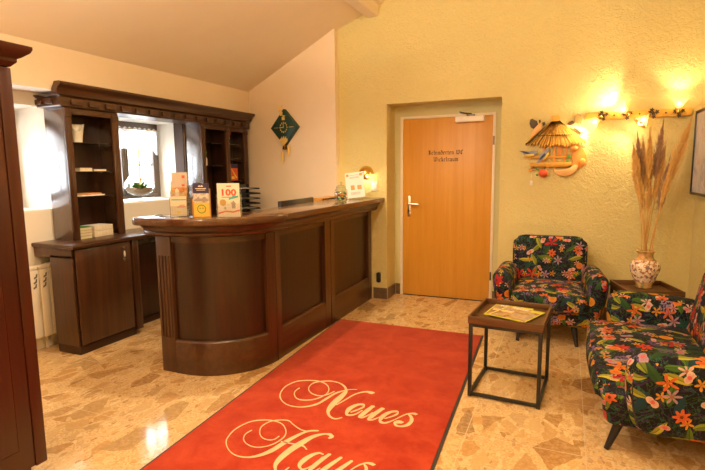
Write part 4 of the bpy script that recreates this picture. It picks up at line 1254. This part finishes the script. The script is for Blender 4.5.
FL = 'fabric'
def seat(name, label, W, D, loc_, rz, group, cat, ah=.60, set_=0.0, sz=.425, aw=.155):
    t = empty(name, loc_, rz, label, cat, group)
    hw = W/2
    # base, narrowing towards the floor
    def basefn(x, y, z):
        k = (z-.15)/.20
        return (x*(.90+.10*k), y*(.92+.08*k)+.0, z)
    MB().rbox(-hw+.07, hw-.07, -D/2+.005, D/2-.06, .155, .36, .05, fn=basefn).build('seat_base', M[FL], t, uv=True, smooth=60)
    # cushion with a crown
    cw = hw-aw+.015
    def cush(x, y, z):
        u = x/cw; v = (y+.08)/.36
        up = .035*max(0, 1-u*u)*max(0, 1-v*v) if z > sz-.05 else 0
        fr = .02*(1-u*u) if y < -D/2+.1 else 0
        return (x, y-fr, z+up)
    c_ = MB().rbox(-cw, cw, -D/2-.015, D/2-.22, .27, sz, .05, fn=cush, flat=9).build('seat_cushion', M[FL], t, uv=True, smooth=60)
    b = MB()
    zc = .300
    b.tube([(-cw+.01, -D/2-.008, zc), (-cw*.5, -D/2-.026, zc), (0, -D/2-.034, zc), (cw*.5, -D/2-.026, zc), (cw-.01, -D/2-.008, zc)], .005, 6)
    b.build('piping', M['black_leg'], c_)
    # arms: rounded over the top, drawn in at the foot
    for sgn in (-1, 1):
        def arm(x, y, z):
            k = max(0, min(1, (ah-z)/.44))
            xx = x - (hw-aw/2)
            xx *= 1-.10*k
            inn = .055*k**1.5
            fr = .05*k**2 if y < 0 else -.02*k
            bulge = .02*math.sin(PI*min(1, max(0, (z-.15)/.45)))*(1 if y < -D/2+set_+.2 else .3)
            top_ = -.035*max(0, (y-.05)/.3)
            flare = .014 if False else .016*max(0, min(1, -y/.3))
            return (sgn*(hw-aw/2+xx-inn+flare), y+fr-bulge, z+(top_ if z > .4 else 0))
        a_ = MB().rbox(hw-aw, hw, -D/2+set_, D/2-.12, .165, ah, .08, fn=arm).build('armrest', M[FL], t, uv=True, smooth=70)
        b = MB()
        P = []
        for k in range(15):
            z = .22+(ah-.28)*k/14
            P.append(arm(hw-.022-.02*max(0, (k-10)/4), -D/2+set_+.026, z))
        b.tube(P, .0035, 6); b.build('piping', M['black_leg'], a_)
    # back, leaning, with rounded corners
    bw = hw-(.108 if W < 1 else .17)
    T = Matrix.Translation((0, D/2-.19, .33)) @ Matrix.Rotation(R(-11), 4, 'X')
    pts = rounded_rect(bw*2, .50, .085, 8)
    bm = bmesh.new()
    def bk(x, y, z):
        u = x/bw; v = (z-.25)/.25
        b_ = .03*(1-u*u)*(1-v*v)
        return (x*(1-.03*(1-z/.5)), y-(b_ if y < 0 else 0), z)
    bm.free()
    b = MB()
    q = MB().rbox(-bw, bw, -.075, .075, 0, .50, .06, fn=bk, flat=10)
    # round the two top corners
    vv = []
    rc = .10
    for (x, y, z) in q.v:
        ax = abs(x)
        if z > .5-rc and ax > bw-rc:
            dx, dz = ax-(bw-rc), z-(.5-rc)
            l = max(dx, dz); h = math.hypot(dx, dz)
            if h > 0:
                k = l/h; x = math.copysign(bw-rc+dx*k, x); z = .5-rc+dz*k
        vv.append((x, y, z))
    b.raw(vv, q.f, 0, T)
    bo = b.build('backrest', M[FL], t, uv=True, smooth=70)
    P = []
    for k in range(41):
        a = PI*k/40
        x = -bw+.02+(2*bw-.04)*k/40
        z = .492-.075*max(0, (abs(x)-(bw-.12))/.12)**2
        P.append(T @ Vector((x, -.052, z)))
    MB().tube(P, .0035, 6).build('piping', M['black_leg'], bo)
    for sx in (-1, 1):
        for (ya, yb) in ((-D/2+.12, -D/2+.055), (D/2-.17, D/2-.10)):
            x1, x0 = sx*(hw-.235), sx*(hw-.205)
            MB().tube([(x1, ya, .175), (x0, yb, .0)], [.026, .014], 14).build('leg', M['black_leg'], t)
    return t
seat('armchair', 'flower-print armchair with dark legs against the wall beside the door', .87, .84, (-.122, 4.68, .0005), R(2), 'flower-print upholstered seats', 'armchair')
seat('loveseat', 'wide flower-print loveseat in the right foreground along the wall', 1.45, .82, (.595, 3.270, .0005), R(-90), 'flower-print upholstered seats', 'sofa', ah=.580, set_=.12, sz=.392, aw=.185)

def tray_table(label, loc_, rz, s=.455, h=.525, d=None, th=.048):
    t = empty('tray_table', loc_, rz, label, 'side table', 'square tray tables')
    qx = s/2; qy = (d or s)/2; r = .011
    for sx in (-1, 1):
        for sy in (-1, 1):
            X, Y = sx*(qx-.012), sy*(qy-.012)
            MB().box(X-r, X+r, Y-r, Y+r, .004, h-th, .002).build('leg', M['black_metal'], t)
            MB().lathe([(.012, 0), (.012, .004)], c=(X, Y, 0), n=10).build('foot_glide', M['black_plastic'], t)
    for z0 in (.008, h-th-.021):
        for sg in (-1, 1):
            MB().box(-qx+.02, qx-.02, sg*(qy-.012)-r+.001, sg*(qy-.012)+r-.001, z0, z0+.02, .002).build('frame_rail', M['black_metal'], t)
            MB().box(sg*(qx-.012)-r+.001, sg*(qx-.012)+r-.001, -qy+.02, qy-.02, z0, z0+.02, .002).build('frame_rail', M['black_metal'], t)
    tr = MB().box(-qx+.004, qx-.004, -qy+.004, qy-.004, h-th, h-th+.012).build('tray_floor', M['rustx'], t)
    px_, py_ = qx+.004, qy+.004
    for sg in (-1, 1):
        a_, c_ = sorted((sg*py_, sg*(py_-.013)))
        MB().box(-px_, px_, a_, c_, h-th, h, .002).build('tray_side', M['rustx'], tr)
        a_, c_ = sorted((sg*px_, sg*(px_-.013)))
        MB().box(a_, c_, -py_+.013, py_-.013, h-th, h, .002).build('tray_side', M['rusty'], tr)
    return t
TT = (-.302, 3.325, .0005)
tray_table('square wooden tray table with black frame and two magazines on it', TT, R(-4), .440, .530, .485)
tray_table('square wooden tray table in the corner holding the vase of grasses', (.592, 4.425, .0005), R(14), .39, .527)

def magazine(loc_, rz, label, tilt=0):
    t = empty('magazine', loc_, rz, label, 'magazine', 'travel magazines on the tray table')
    T = Matrix.Rotation(tilt, 4, 'X')
    w, h = .255, .285
    MB().box(-w/2, w/2, -h/2, h/2, 0, .004, M=T).build('pages', M['lime'], t)
    MB().box(-w/2+.008, w/2-.008, -h/2+.008, h/2-.055, .004, .0046, M=T).build('cover_picture', M['mag'], t)
    MB().box(-w/2+.008, w/2-.08, h/2-.055, h/2-.008, .004, .0046, M=T).build('title_band', M['tan'], t)
    vs, fs = text_mesh('REISE', .05, .0012, 1.0)
    MB().raw([(v[0]-.03, v[1]+h/2-.032, .0052) for v in vs], fs, 0, T).build('title', M['p_white'], t, fix=False, smooth=0)
    MB().box(-w/2+.02, -w/2+.10, -.02, .02, .0046, .005, M=T).build('caption_box', M['orange2'], t)
    return t
zt = .4955
magazine((-.325, 3.405, zt), R(-9), 'rear travel magazine with lime border lying under the other on the tray table')
magazine((-.272, 3.345, zt+.0065), R(-22), 'front travel magazine with lime border lying over the other on the tray table', R(0))

# porcelain vase with dry grasses
VX, VY, VZ = .592, 4.520, .4925
t = empty('porcelain_vase', (VX, VY, VZ), 0, 'painted porcelain vase with flowers on the corner tray table', 'vase')
MB().lathe([(.0, .0), (.055, .0), (.058, .008), (.056, .02), (.075, .06), (.100, .12), (.108, .165), (.100, .200), (.078, .222), (.058, .235), (.052, .255), (.054, .275), (.066, .288), (.068, .294), (.058, .294), (.044, .27), (.044, .24)], n=36, caps=False).build('vase_body', M['vase'], t, smooth=70)
MB().lathe([(.058, .292), (.068, .2935), (.069, .297), (.060, .298)], n=36, caps=False).build('rim_band', M['gold'], t, smooth=70)

def stalk(base, topp, plen, pr, mat, label, bend=.0, dens=520):
    t = empty('pampas_stalk', base, 0, label, 'dried grass', 'dried grasses in the porcelain vase')
    B = Vector((0, 0, 0)); E_ = Vector(topp)-Vector(base)
    out = Vector((E_.x, E_.y, 0)); out = out.normalized() if out.length > 1e-4 else Vector((1, 0, 0))
    def P(s): return B+E_*s+out*bend*(s*s-s)*2+Vector((0, 0, 1))*bend*(s-s*s)
    s0 = 1-plen/E_.length
    MB().tube([P(s0*k/8) for k in range(9)]+[P(s0+.04)], .0032, 6).build('stem', M['stem'], t)
    b = MB()
    rnd = random.Random(hash(label) % 1000 if False else int(abs(base[0]*1e4)+abs(topp[0]*1e5)) % 9973)
    for k in range(dens):
        u = (k+.5)/dens
        s = s0+(1-s0)*u
        c = P(s); ax = (P(min(1, s+.02))-P(s-.02)).normalized()
        a = rnd.random()*6.283
        side = ax.cross(Vector((math.cos(a), math.sin(a), .3))).normalized()
        prof = math.sin(PI*min(1, u*1.05+.06))**.8*(1-.35*u)
        l = rnd.uniform(.04, .085)*(1-.4*u)
        r = 1.55*pr*prof*rnd.uniform(.3, 1.15)
        e = c+ax*l+side*r
        m_ = c+ax*l*.45+side*r*.75
        wv = ax.cross(side).normalized()*rnd.uniform(.002, .004)
        b.raw([c, m_+wv, e, m_-wv], [[0, 1, 2, 3]])
        b.raw([c, m_+side*.003, e, m_-side*.004], [[0, 1, 2, 3]])
    b.build('plume', M[mat], t, fix=False, smooth=0)
    return t
mouth = (VX, VY, VZ+.03)
G = [((.455, 4.45, 1.60), .30, .022, 'plume_a', 'golden grass stalk leaning farthest left in the vase', .03),
     ((.485, 4.52, 1.69), .45, .030, 'plume_b', 'brown-purple grass stalk second from the left in the vase', .02),
     ((.530, 4.58, 1.66), .42, .024, 'plume_a', 'golden grass stalk standing near the middle left of the vase', .02),
     ((.560, 4.47, 1.72), .38, .020, 'plume_a', 'thin golden grass stalk rising below the wall spotlight', .01),
     ((.660, 4.58, 1.78), .44, .030, 'plume_b', 'tall brown-purple grass stalk just right of the middle', .01),
     ((.715, 4.56, 1.50), .42, .026, 'plume_b', 'shorter brown-purple grass stalk right of the tall one', .02),
     ((.830, 4.50, 1.80), .52, .036, 'plume_a', 'long golden plume leaning far right towards the picture', .05),
     ((.720, 4.45, 1.44), .30, .020, 'plume_a', 'thin golden stalk in front on the right of the vase', .03),
     ((.510, 4.50, 1.40), .30, .018, 'plume_a', 'short golden stalk in front on the left of the vase', .02),
     ((.690, 4.60, 1.62), .46, .024, 'plume_a', 'golden grass stalk between the two brown ones on the right', .02),
     ((.470, 4.60, 1.52), .34, .020, 'plume_a', 'golden stalk behind the farthest left one in the vase', .03),
     ((.590, 4.62, 1.60), .36, .022, 'plume_a', 'golden stalk at the back in the middle of the vase', .0),
     ((.600, 4.58, 1.35), .28, .018, 'plume_a', 'shortest golden stalk in the middle of the vase', .0)]
for k, (tp, pl, pr, mt, lb, bd) in enumerate(G):
    a = k*2.4
    stalk((VX+.022*math.cos(a), VY+.022*math.sin(a), VZ+.02), tp, pl, pr, mt, lb, bd)
# ------------------------------------------------------------------ things on the walls
# diamond clock
ang = math.atan2(-.218, 1)
cxk = -3.105
def onwall(x, off=0.0):
    n = Vector((-.218, -1, 0)).normalized()
    return (x+n.x*off, cy(x)+n.y*off)
px, py = onwall(cxk)
t = empty('wall_clock', (px, py, 1.955), math.atan2(-.218, 1), 'dark green diamond cuckoo clock with gold deer and weights on the cream wall', 'clock')
q = .213
MB().prism([(0, q), (q, 0), (0, -q), (-q, 0)], -.055, -.002, 'y', bev=.003).build('case', M['darkgreen'], t)
b = MB()
for k in range(12):
    a = R(30*k); c = Vector((.055*math.sin(a), -.057, .055*math.cos(a)+.0))
    b.box(c.x-.005, c.x+.005, -.060, -.055, c.z-.009, c.z+.009, M=None)
b.build('hour_marks', M['gold'], t)
b = MB().box(-.003, .003, -.063, -.060, -.006, .048).box(-.034, .004, -.0625, -.0605, -.004, .003)
b.build('hands', M['gold'], t)
b = MB()
b.prism([(-.022, .085), (.022, .085), (.022, .115), (.014, .128), (-.014, .128), (-.022, .115)], -.062, -.055, 'y')
b.build('cuckoo_door', M['gold'], t)
b = MB()
b.prism([(-.062, -.16), (-.052, -.125), (-.045, -.15), (-.030, -.105), (-.018, -.14), (0, -.10), (.018, -.14), (.030, -.105), (.045, -.15), (.052, -.125), (.062, -.16), (0, -.212)], -.063, -.055, 'y')
b.build('leaf_ornament', M['gold'], t)
for s in (-1, 1):
    MB().box(s*.12-.035, s*.12+.035, -.058, -.055, -.003, .003).build('side_mark', M['gold'], t)
b = MB()
b.sphere((-.02, -.075, .165), .026, .8, .8, 1.2); b.sphere((-.03, -.095, .198), .016, .8, 1.2, 1.0)
for s in (-1, 1):
    b.tube([(-.03, -.085, .21), (-.03+s*.018, -.08, .232), (-.03+s*.042, -.075, .252)], [.004, .004, .002], 6)
    b.tube([(-.03+s*.018, -.08, .232), (-.03+s*.012, -.078, .254)], [.003, .002], 6)
    b.tube([(-.03+s*.032, -.078, .244), (-.03+s*.026, -.075, .262)], [.003, .002], 6)
    b.sphere((-.03+s*.02, -.09, .205), .007, 1.4, .5, .8)
b.tube([(-.02, -.065, .15), (0, -.06, .135), (.03, -.06, .132)], .007, 6)
b.build('deer_figure', M['gold'], t)
b = MB()
b.prism([(-.040, -.258), (-.005, -.262), (-.005, -.222), (-.030, -.215)], -.045, -.03, 'y'); b.prism([(.005, -.262), (.036, -.258), (.03, -.215), (.005, -.222)], -.045, -.03, 'y')
b.build('pendulum', M['brass'], t)
for x, z in ((-.045, -.36), (.052, -.29)):
    o = MB().lathe([(.004, .08), (.012, .075), (.014, 0), (.010, -.045), (.0, -.05)], c=(x, -.035, z), n=12).build('weight', M['gold'], t)
    MB().tube([(x, -.035, z+.08), (x*.6, -.035, -.14)], .0015, 5).build('chain', M['brass'], o)

# carved bird feeder picture
DX = lambda zx: -.497+.00147*zx
DZ = lambda zy: 2.008-.00155*zy
t = empty('wall_ornament', (0, YB, 0), 0, 'painted wooden bird feeder ornament with birds and squirrel beside the wall spots', 'ornament')
def cut(b, pts, y0, y1, bev=.003, mi=0): return b.prism([(DX(x), DZ(y)) for x, y in pts], -y1, -y0, 'y', mi=mi, bev=bev)
def blob(cx, cz_, rx, rz_, n=18, rot=0, power=1):
    out = []
    for k in range(n):
        a = 2*PI*k/n; x = rx*math.cos(a); y = rz_*math.sin(a)
        out.append((cx+x*math.cos(rot)-y*math.sin(rot), cz_+x*math.sin(rot)+y*math.cos(rot)))
    return out
# posts and rails
b = MB(); cut(b, [(246, 200), (260, 200), (258, 335), (244, 335)], .012, .024); cut(b, [(318, 200), (330, 200), (318, 335), (306, 335)], .012, .024)
cut(b, [(265, 225), (302, 225), (296, 292), (270, 292)], .004, .012); cut(b, [(180, 196), (192, 196), (190, 335), (178, 335)], .008, .018)
b.build('posts', M['orange'], t)
b = MB(); cut(b, [(95, 330), (345, 328), (360, 340), (330, 358), (110, 352)], .006, .05); cut(b, [(60, 290), (90, 287), (345, 292), (345, 302), (90, 303), (62, 298)], .018, .028)
b.build('floor_plank', M['straw2'], t)
# thatch
b = MB()
n = 22
for k in range(n):
    t0 = k/n; t1 = (k+1)/n
    xt0, xt1 = 226+t0*46, 226+t1*46; xb0, xb1 = 68+t0*368, 68+t1*368
    yb = 205+18*math.sin(PI*(t0+t1)/2)+random.uniform(-6, 8)
    dp = .045+.02*math.sin(PI*(t0+t1)/2)
    cut(b, [(xt0, 78), (xt1, 78), (xb1-1, yb-4), ((xb0+xb1)/2, yb+14), (xb0+1, yb)], .022+random.uniform(-.003, .003), dp, .004, mi=k % 2)
b.build('thatched_roof', [M['straw'], M['straw2']], t)
b = MB()
for k in range(16):
    x = 146+k*13; b.box(DX(x), DX(x+9), -.067-.006*math.sin(PI*k/15), -.060, DZ(168), DZ(163))
b.build('roof_stitching', M['p_dark'], t)
b = MB(); cut(b, [(220, 52), (232, 47), (262, 47), (274, 54), (272, 68), (266, 84), (228, 84), (222, 68)], .02, .068, .006)
b.build('roof_cap', M['straw'], t)
# leaves, squirrel at the back
b = MB(); cut(b, [(95, 62), (110, 58), (120, 66), (136, 72), (146, 95), (138, 118), (120, 122), (100, 110), (92, 88)], .006, .014); cut(b, [(148, 68), (158, 66), (162, 80), (152, 90)], .006, .014); cut(b, [(168, 85), (184, 80), (190, 95), (176, 108)], .006, .014)
b.build('dark_leaf', M['leafbrown'], t)
b = MB(); cut(b, [(150, 88), (170, 95), (168, 125), (140, 150), (112, 172), (98, 178), (104, 150), (120, 120)], .004, .016); b.build('peach_bird', M['orange2'], t)
b = MB(); cut(b, [(360, 55), (375, 42), (395, 48), (408, 72), (405, 95), (385, 100), (366, 92)], .006, .014); b.build('tan_leaf', M['tan'], t)
b = MB(); cut(b, [(330, 88), (350, 80), (362, 92), (356, 106), (335, 108), (320, 98)], .006, .014); cut(b, [(352, 120), (380, 130), (402, 150), (416, 148), (410, 160), (390, 158), (372, 140)], .008, .018); b.build('small_leaf', M['leafbrown'], t)
b = MB()
cut(b, [(345, 235), (360, 218), (385, 220), (398, 238), (425, 255), (442, 290), (444, 325), (430, 352), (400, 366), (380, 380), (350, 350), (362, 325), (352, 300), (360, 275), (344, 262)], .004, .030, .008)
b.sphere((DX(368), -.034, DZ(246)), .034, 1, .5, .9); b.sphere((DX(418), -.03, DZ(332)), .04, .8, .45, 1)
so = b.build('squirrel_body', M['orange'], t)
b = MB(); cut(b, [(246, 350), (262, 372), (300, 372), (345, 362), (372, 345), (392, 350), (388, 378), (362, 402), (320, 414), (280, 408), (254, 386)], .022, .044, .008); b.build('squirrel_tail', M['orange2'], t)
b = MB(); cut(b, [(326, 290), (340, 284), (352, 294), (344, 306), (330, 304)], .030, .040); cut(b, [(320, 318), (336, 316), (342, 328), (328, 336), (318, 330)], .030, .040); b.build('clover_leaf', M['leafgreen'], t)
# two titmice
def bird(body, wing, breast, nm):
    b = MB(); cut(b, body, .028, .050, .006); o = b.build(nm, M['bluegrey'], t)
    b = MB(); cut(b, breast, .026, .054, .004); b.build('breast', M['yellow'], o)
    b = MB(); cut(b, wing, .050, .058, .003); b.build('wing', M['p_navy'], o)
bird([(30, 252), (60, 255), (95, 258), (130, 252), (152, 260), (148, 268), (130, 284), (100, 290), (70, 280), (52, 264)], [(36, 254), (70, 258), (108, 270), (80, 274)], [(72, 278), (128, 276), (126, 286), (100, 292), (80, 288)], 'titmouse')
bird([(212, 240), (222, 250), (216, 278), (196, 304), (170, 320), (150, 336), (142, 332), (158, 306), (166, 280), (190, 260)], [(190, 270), (200, 280), (168, 312), (160, 308)], [(216, 262), (220, 276), (200, 306), (178, 316), (196, 296), (206, 276)], 'titmouse')
b = MB().sphere((DX(188), -.035, DZ(393)), .043, 1, .6, .92); o = b.build('apple', M['red'], t)
MB().tube([(DX(192), -.045, DZ(376)), (DX(200), -.05, DZ(356))], .004, 6).build('stem', M['p_dark'], o)
b = MB()
for x, y in ((102, 374), (114, 358), (124, 372), (110, 380)): b.sphere((DX(x), -.022, DZ(y)), .011)
b.build('berries', M['orange'], t)
b = MB(); cut(b, [(140, 360), (165, 372), (160, 380), (138, 372)], .014, .022); cut(b, [(142, 400), (154, 398), (158, 410), (146, 412)], .014, .022); cut(b, [(118, 350), (132, 352), (128, 366)], .014, .022); b.build('leaf', M['leafgreen'], t)
b = MB().tube([(DX(116), -.015, DZ(378)), (DX(115), -.013, DZ(438))], .0012, 5); cut(b, [(109, 440), (122, 440), (124, 470), (107, 470)], .010, .014, .001); b.build('price_tag', M['p_white'], t)

# spotlight bar with leaf ornaments
t = empty('spotlight_bar', (0, YB, 0), 0, 'wooden wall bar with four glass spotlights and dark iron leaves', 'wall light')
MB().box(.125, .955, -.045, -.004, 1.880, 1.945, .006).build('bar', M['straw'], t)
def aim(p, d): return Matrix.Translation(p) @ Vector((0, 0, 1)).rotation_difference(Vector(d).normalized()).to_matrix().to_4x4()
SP = [((.235, -.095, 1.885), (-.75, .12, -.62)), ((.455, -.10, 1.925), (-.72, .10, .70)), ((.615, -.10, 1.885), (-.55, -.15, -.62)), ((.845, -.095, 1.935), (.05, -.05, 1))]
for p, dv in SP:
    Tm = aim(p, dv)
    s = MB().lathe([(.016, .0), (.020, .01), (.026, .025), (.040, .05), (.055, .075), (.060, .085)], n=24, caps=False, M=Tm).build('glass_shade', M['shade'], t, smooth=80)
    MB().sphere((0, 0, .042), .017, M=Tm).build('bulb', M['bulb'], s)
    MB().lathe([(.012, -.03), (.019, -.025), (.019, .0), (.015, .006)], n=16, M=Tm).build('socket', M['brass'], s)
    v = Tm @ Vector((0, 0, -.03))
    MB().tube([v, (v.x, -.07, v.z), (v.x+.01, -.04, 1.912)], .006, 8).build('bracket', M['brass'], s)
for x in (.27, .46, .665, .855):
    b = MB()
    for dx, dz, a in ((0, 0, .4), (.028, .012, -.5), (-.026, .008, 1.1), (.004, -.03, 2.0), (-.012, .03, 2.6)):
        pts = []
        for k in range(20):
            th = 2*PI*k/20; r = .020*(.72+.28*math.cos(5*th))
            pts.append((x+dx+r*math.cos(th+a), 1.912+dz+r*math.sin(th+a)))
        b.prism(pts, -.056, -.046, 'y', bev=.0)
    b.build('iron_leaves', M['leafbrown'], t)
for x in (.36, .56, .76):
    MB().sphere((x, -.048, 1.912), .008).build('stud', M['leafbrown'], t)

# framed picture on the right wall
t = empty('framed_picture', (XR, 4.54, 1.56), 0, 'dark framed pale blue picture on the right wall at the edge of the photo', 'picture')
h2, w2 = .352, .62
b = MB()
b.box(-.055, -.012, -w2, w2, -h2, -h2+.022, .004).box(-.055, -.012, -w2, w2, h2-.022, h2, .004)
b.box(-.055, -.012, -w2, -w2+.022, -h2+.022, h2-.022, .004).box(-.055, -.012, w2-.022, w2, -h2+.022, h2-.022, .004)
b.build('frame', M['black_plastic'], t)
MB().box(-.045, -.03, -w2+.02, w2-.02, -h2+.02, h2-.02).build('picture', M['art'], t)
MB().box(-.028, 0, -.2, .2, -.1, .1).build('wall_bracket', M['black_metal'], t)
# ------------------------------------------------------------------ light
def lamp(name, typ, loc_, energy, col, **k):
    l = bpy.data.lights.new(name, typ); l.energy = energy; l.color = col
    for a, v in k.items(): setattr(l, a, v)
    o = bpy.data.objects.new(name, l); COL.objects.link(o); o.location = loc_
    return o
WARM = (1, .825, .585)
def look(o, d): o.rotation_euler = Vector(d).to_track_quat('-Z', 'Y').to_euler()
# unseen round ceiling lamps added as fill light (above and behind the camera)
for (x, y, e) in ((-.9, 1.3, 80), (-.9, -1.2, 95)):
    z = 3.33 if x < 0 else 3.4
    t = empty('added_ceiling_lamp', (x, y, cz(x)), 0, 'unseen round opal ceiling lamp added %s' % ('above the front of the carpet' if y > 0 else 'behind the viewer'), 'ceiling lamp', 'added round ceiling lamps')
    MB().lathe([(.0, -.0), (.06, .0), (.06, -.30), (.0, -.30)][1:3], n=16).build('stem', M['brass'], t)
    MB().lathe([(.22, -.30), (.22, -.285), (.0, -.285)], n=28).build('disc', M['brass'], t)
    lamp('added_ceiling_bulb', 'POINT', (x, y, cz(x)-.48), e, WARM, shadow_soft_size=.12)
# unseen uplighter added behind the viewer to brighten the ceiling
t = empty('added_uplighter', (-2.4, -.9, 0), 0, 'unseen brass uplighter added behind the viewer as ceiling fill light', 'added fill light')
MB().lathe([(.15, 0), (.15, .015), (.02, .03)], n=24).build('base', M['brass'], t)
MB().lathe([(.014, .02), (.014, 1.72)], n=12).build('pole', M['brass'], t)
MB().lathe([(.02, 1.70), (.10, 1.73), (.17, 1.80), (.165, 1.80), (.095, 1.74), (.0, 1.72)], n=28, caps=False).build('lamp_bowl', M['brass'], t)
look(lamp('ceiling_fill', 'SPOT', (-2.4, -.9, 1.84), 460, WARM, shadow_soft_size=.08, spot_size=R(150), spot_blend=.4), (.0, .35, 1))
# unseen spotlight on the beam over the counter, assumed from the carpet shadow
t = empty('assumed_beam_spot', (-1.98, 2.9, 3.055), 0, 'small unseen spotlight assumed under the ceiling beam above the counter', 'ceiling lamp')
MB().lathe([(.045, 0), (.045, -.03), (.04, -.035)], n=16).build('housing', M['white'], t)
lamp('assumed_beam_bulb', 'SPOT', (-1.98, 2.9, 2.99), 140, WARM, shadow_soft_size=.05, spot_size=R(140), spot_blend=.5)
# wall spots
for (p, dv), e in zip(SP, (11, 15, 12, 9)):
    d_ = Vector(dv).normalized()
    q = Vector((p[0], YB+p[1], p[2]))+d_*.09
    o = lamp('spot_bulb', 'SPOT', q, e, (1, .76, .40), shadow_soft_size=.02, spot_size=R(120), spot_blend=.6)
    look(o, d_)
    lamp('spot_glow', 'POINT', q, e*.12, (1, .76, .40), shadow_soft_size=.03)
lamp('wall_lamp_bulb', 'POINT', (-2.055, YB-.09, 1.365), 1.6, (1, .74, .40), shadow_soft_size=.02)

w = bpy.data.worlds.new('World'); SC.world = w; w.use_nodes = True
bg = w.node_tree.nodes['Background']
bg.inputs[0].default_value = (.86, .93, 1, 1); bg.inputs[1].default_value = 15.0

# ------------------------------------------------------------------ camera
def camrot(yaw, pitch, roll):
    cyy, sy = math.cos(yaw), math.sin(yaw); cp, sp = math.cos(pitch), math.sin(pitch)
    f = Vector((-sy*cp, cyy*cp, -sp)); r = Vector((cyy, sy, 0)); u = r.cross(f)
    cr, sr = math.cos(roll), math.sin(roll)
    return cr*r+sr*u, -sr*r+cr*u, f
r_, u_, f_ = camrot(.4047, .1287, -.0106)
cam = bpy.data.cameras.new('camera'); co = bpy.data.objects.new('camera', cam); COL.objects.link(co)
co.matrix_world = Matrix(((r_.x, u_.x, -f_.x, 0), (r_.y, u_.y, -f_.y, 0), (r_.z, u_.z, -f_.z, 1.4461), (0, 0, 0, 1)))
cam.sensor_width = 36; cam.lens = 501.47*36/705; cam.clip_start = .05
SC.camera = co
SC.view_settings.view_transform = 'Standard'; SC.view_settings.look = 'None'
SC.view_settings.gamma = 1; SC.view_settings.exposure = 0.08
SC.view_settings.use_curve_mapping = False
SC.cycles.max_bounces = 10; SC.cycles.diffuse_bounces = 6; SC.cycles.transparent_max_bounces = 16
SC.cycles.use_denoising = True
SC.cycles.sample_clamp_indirect = 8
